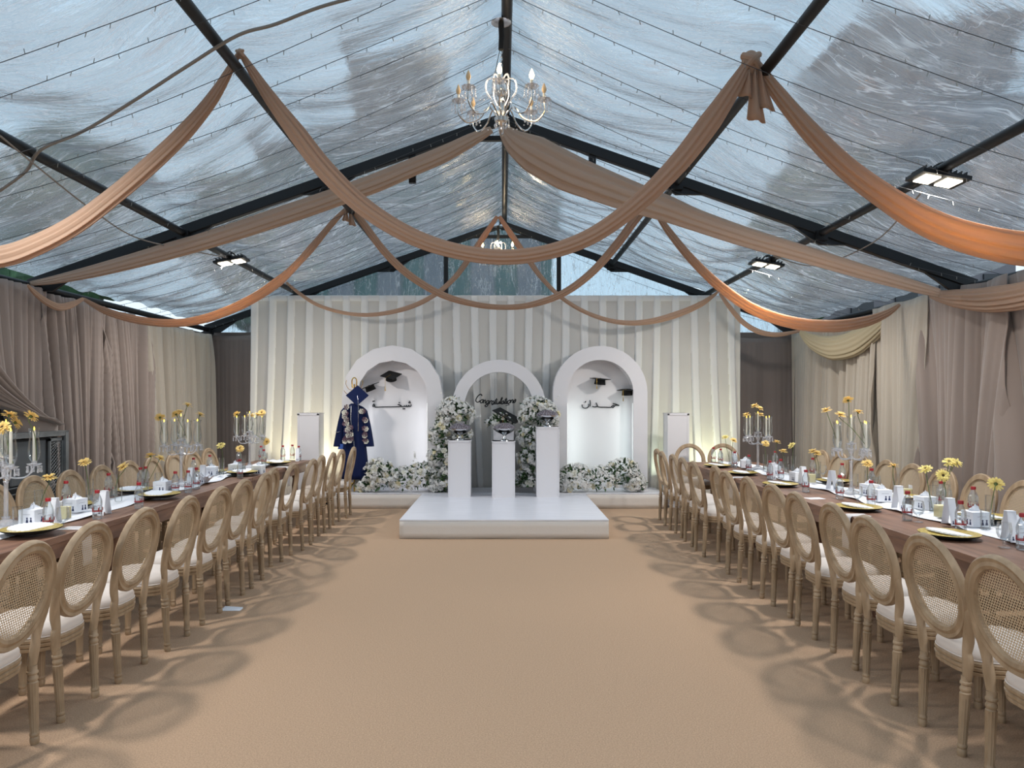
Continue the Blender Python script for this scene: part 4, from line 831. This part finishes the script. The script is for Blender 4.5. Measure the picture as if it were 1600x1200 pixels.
cflower(b1, 2, 1291, 641, fc=(-.3, 0, 1)); cflower(b1, 3, 1313, 648, fc=(.1, -.3, 1)); cflower(b1, 4, 1325, 625, fc=(0, .5, 1)); cflower(b1, 0, 1341, 644, fc=(.1, -.1, 1)); 
cflower(b2, 2, 1166, 648, fc=(-.3, 0, 1)); cflower(b2, 4, 1179, 634, fc=(-.4, 0, 1)); cflower(b2, 1, 1187, 638, fc=(.3, -.3, .9)); cflower(b2, 0, 1188, 648, fc=(.1, -.2, 1)); cflower(b0_, 1, 1700, 600)
NM = {'bottle': ('clear water bottle with a red cap on the {s} table, {n} from the camera', 'bottle'), 'box': ('white tissue box printed with two graduates on the {s} table, {n} from the camera', 'tissue box'),
      'tag': ('tall folded white card on the {s} table, {n} from the camera', 'card'), 'goblet': ('clear stemmed goblet on the {s} table, {n} from the camera', 'glass'), 'tumbler': ('plain straight drinking glass on the {s} table, {n} from the camera', 'glass'),
      'candle': ('cream candle in a square glass on the {s} table, {n} from the camera', 'candle'), 'plate': ('gold and black charger plate with lace paper on the {s} table, {n} from the camera', 'plate'),
      'vase': ('slim clear glass vase on the {s} table, {n} from the camera', 'vase'), 'candelabra': ('crystal candelabra with hurricane glasses on the {s} table, {n} from the camera', 'candelabra')}
for (kd, sd), L_ in ITEMS.items(): number(L_, NM[kd][0].replace('{s}', sd), NM[kd][1], NM[kd][1] + 's on the ' + sd + ' table')
for sd in ('left', 'right'):
    for v in (0, 1):
        L_ = [g for g in G if g['side'] == sd and g['v'] == v]
        number(L_, 'yellow gerbera in a {} on the {} table, {{n}} from the camera'.format('candelabra glass' if not v else 'slim vase', sd), 'flower', 'gerberas on the ' + sd + ' table')
for g in G: del g['side']; del g['v']
# napkins over the edge, loose cards, tulle flower
def napkin(x, y, s, label):
    m = MB(); m.grid(8, 16, lambda u, v: (x + (s * (.16 - .16 * min(v / .5, 1)) - s * (.006 + .012 * max(0, v - .5))), y + (u - .5) * (.13 - .03 * v) + .004 * math.sin(9 * v), TZ + .003 + .001 * math.sin(9 * u) - max(0, v - .5) * .5 + (.0) ) if True else None)
    m2 = m.build('napkin', M['napkin'], ang=180, solid=.003); tag(m2, label, 'napkin', 'pale napkins hanging over the table edges')
napkin(-2.83, 4.78, -1, 'pale napkin over the left table edge, nearest the camera'); napkin(-2.83, 9.28, -1, 'pale napkin over the left table edge, near the table end')
napkin(2.61, 5.33, 1, 'pale napkin over the right table edge, nearest the camera'); napkin(2.61, 8.0, 1, 'pale napkin over the right table edge, farther from the camera')
m = MB(); m.box((0, 0, .0012), (.15, .1, .0024), Matrix.Rotation(.2, 4, 'Z')); tag(m.build('card', M['paper'], loc=on(1266, 779, TZ) + Vector((.04, 0, 0)), smooth=False), 'small white card lying flat on the right table edge', 'card')
m = MB(); m.add([(-.08, -.03, .002), (.08, -.03, .002), (.08, .03, .002), (-.08, .03, .002), (-.06, .035, .02), (.08, .035, .012)], [(0, 1, 2, 3), (3, 2, 5, 4)]); tag(m.build('paper_card', M['paper'], loc=on(361, 953, 0), smooth=False, solid=.001), 'white folded card lying on the carpet beside the left chairs', 'card')
t = empty('tulle_bow', on(322, 757, TZ) + Vector((-.02, 0, .02))); m = MB(); rr = random.Random(3)
for k in range(16):
    a = rr.uniform(0, 2 * PI); e = rr.uniform(.1, 1.2); d = Vector((math.cos(a) * math.cos(e), math.sin(a) * math.cos(e), math.sin(e))); s_ = Vector((-d.y, d.x, 0)).normalized()
    m.grid(5, 5, lambda u, v: tuple(d * v * .13 + s_ * (u - .5) * .09 * math.sin(PI * min(v + .1, 1)) + Vector((0, 0, .01 * math.sin(12 * u)))))
m.build('loops', M['paper'], t, ang=180); tag(t, 'white tulle bow standing near the middle of the left table', 'bow')
# ------------------------------------------------------------------ cooling machine at the left wall
t = empty('cooling_machine', (-4.86, 6.7, 0)); m = MB()
for z in (.06, 1.29): m.box((.2, 0, z), (.04, 1.6, .05)); m.box((-.2, 0, z), (.04, 1.6, .05))
for yy in (-.8, .8):
    m.box((.2, yy, .67), (.05, .05, 1.28)); m.box((-.2, yy, .67), (.05, .05, 1.28)); m.box((0, yy, 1.29), (.4, .05, .05))
m.box((0, 0, 1.31), (.45, 1.65, .012)); m.build('frame', M['steel'], t, smooth=False)
m = MB(); m.box((0, 0, .65), (.3, 1.5, 1.2)); m.build('body', M['darkm'], t, smooth=False)
m = MB(); m.box((.16, .28, 1.02), (.02, .5, .42)); m.build('side_panel', M['greym'], t, smooth=False)
for k in range(9):
    m = MB(); m.tube(spline([(.17, -.1, .78 - k * .06), (.175, .25, .795 - k * .06), (.17, .5, .78 - k * .06)]), .008, 5); m.build('vent_slat', M['greym'], t)
m = MB()
for yy in (.56, .76): m.box((.19, yy, .85), (.02, .02, .8))
for z in (.45, 1.23): m.box((.19, .66, z), (.02, .22, .03))
g_ = m.build('guard_frame', M['steel'], t, smooth=False); m = MB()
for k in range(20):
    z = .46 + k * .038
    for a, b_ in ((.57, .75), (.75, .57)): m.tube([(.19, a, z), (.19, b_, min(z + .14, 1.22))], .0025, 4)
m.build('wire_mesh', M['steel'], g_); tag(t, 'grey framed cooling machine with a mesh guard at the left wall', 'air cooler')
# ------------------------------------------------------------------ ceiling drapes
def drape(name, P, r, label, m_='drape', d=.5, n=22, rib=9, sub=10, group='peach drapes slung under the roof', knots=()):
    P = spline(P, sub); N = len(P)
    if isinstance(r, (list, tuple)):
        q = [i * (len(r) - 1) / (N - 1) for i in range(N)]; rr_ = [r[int(a)] * (1 - (a % 1)) + r[min(int(a) + 1, len(r) - 1)] * (a % 1) for a in q]
    else: rr_ = [r] * N
    if m_ == 'drape': rr_ = [a * .78 for a in rr_]
    sd = R.uniform(0, 6)
    m = MB(); m.tube(P, rr_, 64, ry=[a * d for a in rr_], up=(0, 0, 1), wob=lambda u, th: 1 + .17 * math.sin(rib * th + sd + 1.5 * u) + .09 * math.sin(15 * th + 4 * u + sd))
    o = m.build(name, M[m_], ang=180); tag(o, label, 'drape', group); return o
K1 = px(375, 84, 4.96); K2 = px(1171, 88, 5.03)
PL = lambda Y, L_: [px(a, b_, Y) for a, b_ in L_]
drape('ceiling_drape', PL(5.0, [(378, 86), (420, 150), (465, 210), (510, 268), (570, 325), (640, 368), (710, 392), (785, 402), (860, 393), (930, 366), (1000, 315), (1060, 255), (1110, 190), (1150, 130), (1171, 92)]), [.02, .05, .07, .075, .07, .065, .06, .06, .06, .065, .07, .08, .085, .06, .025], 'peach drape slung right across the aisle nearest the camera, below the large chandelier')
drape('ceiling_drape', PL(5.0, [(372, 86), (335, 150), (290, 205), (235, 258), (180, 305), (120, 350), (60, 382), (0, 402), (-90, 408), (-180, 385), (-320, 335)]), [.02, .05, .065, .07, .07, .075, .08, .085, .085, .07, .03], 'peach drape falling from the upper left knot to the left edge of the photo')
drape('ceiling_drape', PL(5.02, [(1176, 90), (1215, 145), (1265, 205), (1320, 260), (1380, 305), (1440, 342), (1510, 370), (1600, 388), (1690, 385), (1790, 355), (1880, 325)]), [.025, .06, .08, .09, .1, .115, .13, .14, .13, .09, .04], 'peach drape falling from the upper right knot to the right edge of the photo')
drape('ceiling_drape', PL(8.75, [(545, 322), (565, 345), (600, 392), (640, 430), (690, 460), (740, 475), (785, 480), (830, 476), (880, 458), (925, 425), (965, 380), (995, 340), (1015, 322)]), [.02, .045, .05, .05, .045, .04, .035, .04, .05, .055, .06, .06, .03], 'peach drape looping across the middle just in front of the backdrop top')
ptsL = [px(545, 322, 8.72), px(520, 348, 8.7), px(480, 395, 8.66), (435, 440), (380, 475), (320, 498), (270, 505), (215, 500), (165, 486), (130, 467)]
ptsL = [p if isinstance(p, Vector) else px(p[0], p[1], 8.2) for p in ptsL]
drape('ceiling_drape', ptsL, [.02, .04, .05, .06, .06, .055, .05, .05, .045, .02], 'peach drape sagging from the middle left knot to the left eave')
drape('ceiling_drape', [px(a, b_, 4.78 * F / (785 - a)) for a, b_ in [(130, 467), (112, 476), (92, 480), (70, 470), (52, 455), (43, 445)]], [.02, .04, .045, .04, .03, .015], 'short peach drape looped at the left eave')
drape('ceiling_drape', PL(8.75, [(1025, 332), (1045, 362), (1080, 405), (1125, 448), (1180, 485), (1240, 505), (1300, 510), (1350, 503), (1385, 490), (1406, 476)]), [.03, .05, .06, .07, .08, .085, .085, .075, .05, .02], 'peach drape sagging from the middle right knot to the right eave')
drape('ceiling_drape', PL(11.1, [(777, 338), (757, 368), (738, 396), (712, 432), (680, 460), (640, 480), (590, 491), (545, 490), (500, 478), (470, 460), (447, 441)]), [.03, .05, .05, .045, .04, .04, .035, .03, .03, .03, .02], 'thin peach drape from the small chandelier down to the left')
drape('ceiling_drape', PL(11.1, [(780, 338), (800, 368), (822, 400), (848, 436), (880, 467), (920, 490), (965, 503), (1010, 503), (1055, 492), (1095, 475), (1122, 456)]), [.03, .05, .05, .04, .035, .035, .04, .05, .06, .05, .02], 'thin peach drape from the small chandelier down to the right')
drape('ceiling_drape', PL(10.9, [(1124, 458), (1140, 480), (1160, 503), (1185, 518), (1212, 523), (1235, 520), (1252, 516)]), [.02, .04, .045, .045, .04, .03, .02], 'thin short peach drape beside the backdrop top right corner')
drape('ceiling_drape', PL(7.45, [(768, 202), (735, 219), (690, 242), (640, 263), (590, 284), (540, 302), (490, 320), (440, 337), (340, 370), (250, 396), (160, 420), (90, 436), (47, 443)]), [.03, .06, .075, .08, .085, .085, .085, .085, .08, .075, .06, .04, .02], 'wide peach drape from the ridge along the left roof slope', 'drapel', d=.35)
drape('ceiling_drape', PL(7.45, [(783, 198), (805, 222), (835, 241), (885, 268), (935, 288), (985, 307), (1040, 326), (1090, 345), (1170, 372), (1260, 398), (1350, 425), (1420, 445), (1468, 458)]), [.03, .11, .165, .17, .155, .14, .12, .1, .09, .08, .07, .06, .04], 'wide pale peach drape from the ridge along the right roof slope', 'drapel', d=.3)
drape('wall_swag', [px(1250, 519, 10.8) + Vector((-.0, 0, 0)), px(1270, 535, 10.5), px(1300, 544, 10.1), px(1335, 536, 9.7), px(1370, 512, 9.3), px(1406, 478, 8.85)], [.03, .10, .15, .16, .12, .03], 'cream fan-folded swag hung on the top of the right wall', 'drapec', d=.35, rib=14, group=None)
sw = [Vector((4.86, 8.0, 2.84)), Vector((4.8, 7.5, 2.72)), Vector((4.78, 6.9, 2.62)), Vector((4.78, 6.3, 2.60)), Vector((4.8, 5.6, 2.7)), Vector((4.86, 5.0, 2.84))]
drape('wall_swag', sw, [.04, .1, .14, .14, .11, .04], 'peach swag hung along the top of the right wall at the photo edge', 'drape', d=.45, rib=12, group=None)
def knot(p, s, label, tails):
    t = empty('drape_knot', p); m = MB()
    m.ball((0, 0, 0), .07 * s, 12, (1, .8, 1.3)); m.tube(spline([(-.06 * s, 0, .05 * s), (0, -.06 * s, .0), (.06 * s, 0, -.05 * s)]), .028 * s, 8); m.tube(spline([(.06 * s, 0, .06 * s), (0, -.065 * s, .0), (-.05 * s, 0, -.06 * s)]), .025 * s, 8)
    m.build('wrap', M['drape'], t)
    for k in range(tails):
        m = MB(); a = (-.02, .06, .02)[k]; m.grid(8, 8, lambda u, v: (a * s * (1 + v * .8) + (u - .5) * .11 * s * (.3 + v), -.02 + .02 * math.sin(9 * u), -.05 * s - v * (.2 + .09 * k) * s - .03 * u * s)); m.build('tail', M['drape'], t, ang=180, solid=.006)
    tag(t, label, 'knot', 'cloth knots on the roof bars')
knot(px(1173, 98, 5.02), .95, 'large peach cloth knot with tails on the upper right roof bar', 3); knot(K1, .4, 'small peach knot on the upper left roof bar', 0)
knot(px(543, 326, 8.7), .6, 'small peach knot with a tail on the middle left roof bar', 2); knot(px(1025, 332, 8.9), .5, 'small peach knot on the middle right roof bar', 0)
# ------------------------------------------------------------------ chandeliers
def chandelier(x, y, zt, zb, lit, label):
    t = empty('chandelier', (x, y, zt)); h = zb - zt            # zb: arm hub height
    m = MB(); m.lathe([(.0, .0), (.025, -.02), (.075, -.06), (.08, -.085), (.06, -.09), (0, -.09)][::-1], 24); m.build('canopy', M['silver'], t)
    m = MB(); m.tube([(0, 0, -.08), (.004, 0, -.2), (0, 0, -.3)], .022, 8); m.build('cord_wrap', M['blackf'], t)
    m = MB(); z = -.3; k = 0
    while z > h + .36:
        q = [(0.011 * math.cos(a) * (k % 2 == 0), 0.011 * math.cos(a) * (k % 2), z - .016 + .017 * math.sin(a)) for a in [i * PI / 4 for i in range(9)]]; m.tube(q, .0022, 4, caps=False, up=(.3, .5, .8)); z -= .027; k += 1
    m.build('chain', M['chrome'], t)
    m = MB(); m.tube([(.01, 0, -.2), (-.06, 0, h + .3)], .003, 5); m.build('cable', M['wire'], t)
    m = MB(); m.lathe([(0, h - .075), (.012, h - .06), (.05, h - .03), (.055, h), (.03, h + .015), (.022, h + .1), (.035, h + .13), (.02, h + .16), (.045, h + .2), (.05, h + .24), (.015, h + .3), (.01, h + .36)][::1], 20); m.build('stem', M['chrome'], t)
    m = MB()
    for k in range(6):
        a = k * PI / 3; m.tube(spline([(.02 * math.cos(a), .02 * math.sin(a), h + .3), (.1 * math.cos(a), .1 * math.sin(a), h + .31), (.12 * math.cos(a), .12 * math.sin(a), h + .22), (.06 * math.cos(a), .06 * math.sin(a), h + .12)]), .006, 6)
    m.build('scrolls', M['crystal'], t)
    for k in range(8):
        a = k * PI / 4 - .035; c, s = math.cos(a), math.sin(a); r_ = .34; zz = h + .12
        m = MB(); m.tube(spline([(c * .03, s * .03, h + .01), (c * .1, s * .1, h + .09), (c * .17, s * .17, h + .0), (c * .27, s * .27, h - .03), (c * r_, s * r_, h + .04), (c * r_, s * r_, zz)]), .007, 7); arm = m.build('arm', M['chrome'], t)
        Mx = Z((c * r_, s * r_, zz)); m = MB(); m.lathe([(.01, 0), (.03, .004), (.05, .014), (.058, .024), (.04, .016), (0, .01)], 18, Mx, flute=.15, fr=(.003, .03)); m.build('dish', M['crystal'], arm, smooth=False)
        m = MB()
        for q in range(6):
            b_ = q * PI / 3
            for j in range(4): m.ball((c * r_ + .052 * math.cos(b_), s * r_ + .052 * math.sin(b_), zz - j * .017), .006 if j < 3 else .009, 4, (1, 1, 1.7))
        m.build('bead_fringe', M['crystal'], arm, smooth=False)
        m = MB(); m.lathe([(.011, .01), (.011, .07), (0, .071)], 10, Mx); m.build('candle_sleeve', M['wax'], arm)
        m = MB(); m.lathe([(.008, .07), (.018, .09), (.02, .105), (.012, .13), (.003, .15), (0, .155)], 12, Mx); bb = m.build('bulb', M['bulb'] if k in lit else M['bulboff'], arm)
    m = MB()
    for k in range(8):
        a0_, a1_ = k * PI / 4 - .035, (k + 1) * PI / 4 - .035
        for j in range(9):
            u = j / 8; p = Vector((.34 * math.cos(a0_), .34 * math.sin(a0_), 0)).lerp(Vector((.34 * math.cos(a1_), .34 * math.sin(a1_), 0)), u); m.ball((p.x, p.y, h + .11 - .09 * math.sin(PI * u)), .0065, 4)
    for k in range(10):
        a = k * PI / 5; m.ball((.05 * math.cos(a), .05 * math.sin(a), h - .06), .008, 4, (1, 1, 1.8))
    m.build('bead_chains', M['crystal'], t, smooth=False); tag(t, label, 'chandelier', 'crystal chandeliers'); return t
chandelier(-.01, 5.58, 4.71, 3.87, {6, 7}, 'large crystal chandelier hanging nearest the camera')
chandelier(-.07, 11.55, 4.58, 3.92, set(range(8)), 'crystal chandelier with all bulbs lit hanging far back above the backdrop')
lamp('chandelier_glow', 'POINT', (-.01, 5.58, 4.15), 7, (1, .8, .55), .12); lamp('chandelier_glow', 'POINT', (-.07, 11.5, 4.2), 12, (1, .8, .55), .12)
# ------------------------------------------------------------------ floodlights
FN = ['far back on the left roof bar', 'far back on the right roof bar', 'on the right roof bar nearest in view', 'on the left roof bar out of view', 'behind the camera on the left', 'behind the camera on the right']
for (x, y, z), nm in zip(FLOODS, FN):
    t = empty('floodlight', (x, y, z)); s = 1 if x < 0 else -1; Q = Matrix.Rotation(-s * .18, 4, 'Y')
    m = MB(); m.box((0, 0, .02), (.38, .25, .03), Q)
    for k in range(9): m.box((-.16 + k * .04, 0, .05), (.006, .2, .04), Q)
    m.build('housing', M['black'], t, smooth=False)
    m = MB()
    for k in (-1, 1): m.box((k * .085, 0, .001), (.12, .17, .012), Q)
    m.build('lit_panels', M['led'], t, smooth=False)
    zt = roof(x) - .06 - z
    m = MB(); m.tube(spline([(0, -.13, .02), (0, -.13, .1), (0, 0, .13), (0, .13, .1), (0, .13, .02)]), .009, 6); m.tube([(0, 0, .12), (-x + math.copysign(3.42, x), 0, zt)], .012, 6); m.build('bracket', M['black'], t)
    tag(t, 'black floodlight with two glowing panels ' + nm, 'floodlight', 'floodlights hung from the roof')
# ------------------------------------------------------------------ fairy light strings
o = MB().tube([(0, 0, 0), (0, 0, -.03)], .0026, 4).build('bulb', M['bulbs']); BULB = o.data; bpy.data.objects.remove(o)
def string(y, s, seed):
    rr = random.Random(seed); t = empty('fairy_light_string', (0, y, 0)); sg = rr.uniform(.1, .22); dy = rr.uniform(-.12, .12); N = 24; P = []
    for i in range(N + 1):
        u = i / N; x = s * (.05 + u * 4.95); P.append(Vector((x, dy * u + .015 * math.sin(9 * u + seed), roof(x) - .09 - sg * math.sin(PI * u) ** .9)))
    m = MB(); m.tube(P, .0026, 4); m.build('wire', M['wire'], t)
    for i in range(30):
        u = (i + rr.uniform(.2, .8)) / 30 * N; k = min(int(u), N - 1); b_ = bpy.data.objects.new('bulb', BULB); C.objects.link(b_); b_.parent = t; b_.location = P[k].lerp(P[k + 1], u - k); b_.rotation_euler = (0, rr.uniform(-.4, .4) + (PI if rr.random() > .85 else 0), 0)
    return t
for s, nm in ((-1, 'left'), (1, 'right')):
    L_ = [string(3.8 + i * .45 + R.uniform(-.1, .1), s, i + (50 if s > 0 else 0)) for i in range(19) if i != 17]
    number(L_, 'string of fairy lights down the ' + nm + ' roof slope, {n} from the camera', 'string lights', 'fairy light strings under the ' + nm + ' roof slope')
# cables
def cable(L_, r_, label): m = MB(); m.tube(spline(L_, 8), r_, 6); tag(m.build('cable', M['cable']), label, 'cable', 'grey cables under the roof')
def onroof(x, y, off=.13):
    Y = (RZ - CH - off) * F / ((628 - y) + SL * abs(x - 785)); return px(x, y, Y)
cable([onroof(a, b_, .16) for a, b_ in [(640, -25), (510, 8), (430, 38), (370, 56), (290, 105), (205, 160), (130, 205), (64, 234), (40, 268), (0, 298)]], .012, 'thick grey cable crossing the upper left roof')
cable([onroof(a, b_, .2) for a, b_ in [(0, 212), (70, 270), (140, 325), (210, 370), (290, 390), (352, 402)]], .007, 'thin grey cable running to the far left floodlight')
cable([onroof(a, b_, .2) for a, b_ in [(1440, 300), (1415, 330), (1370, 375), (1310, 405), (1262, 415), (1208, 400)]], .007, 'thin grey cable between the two right floodlights')
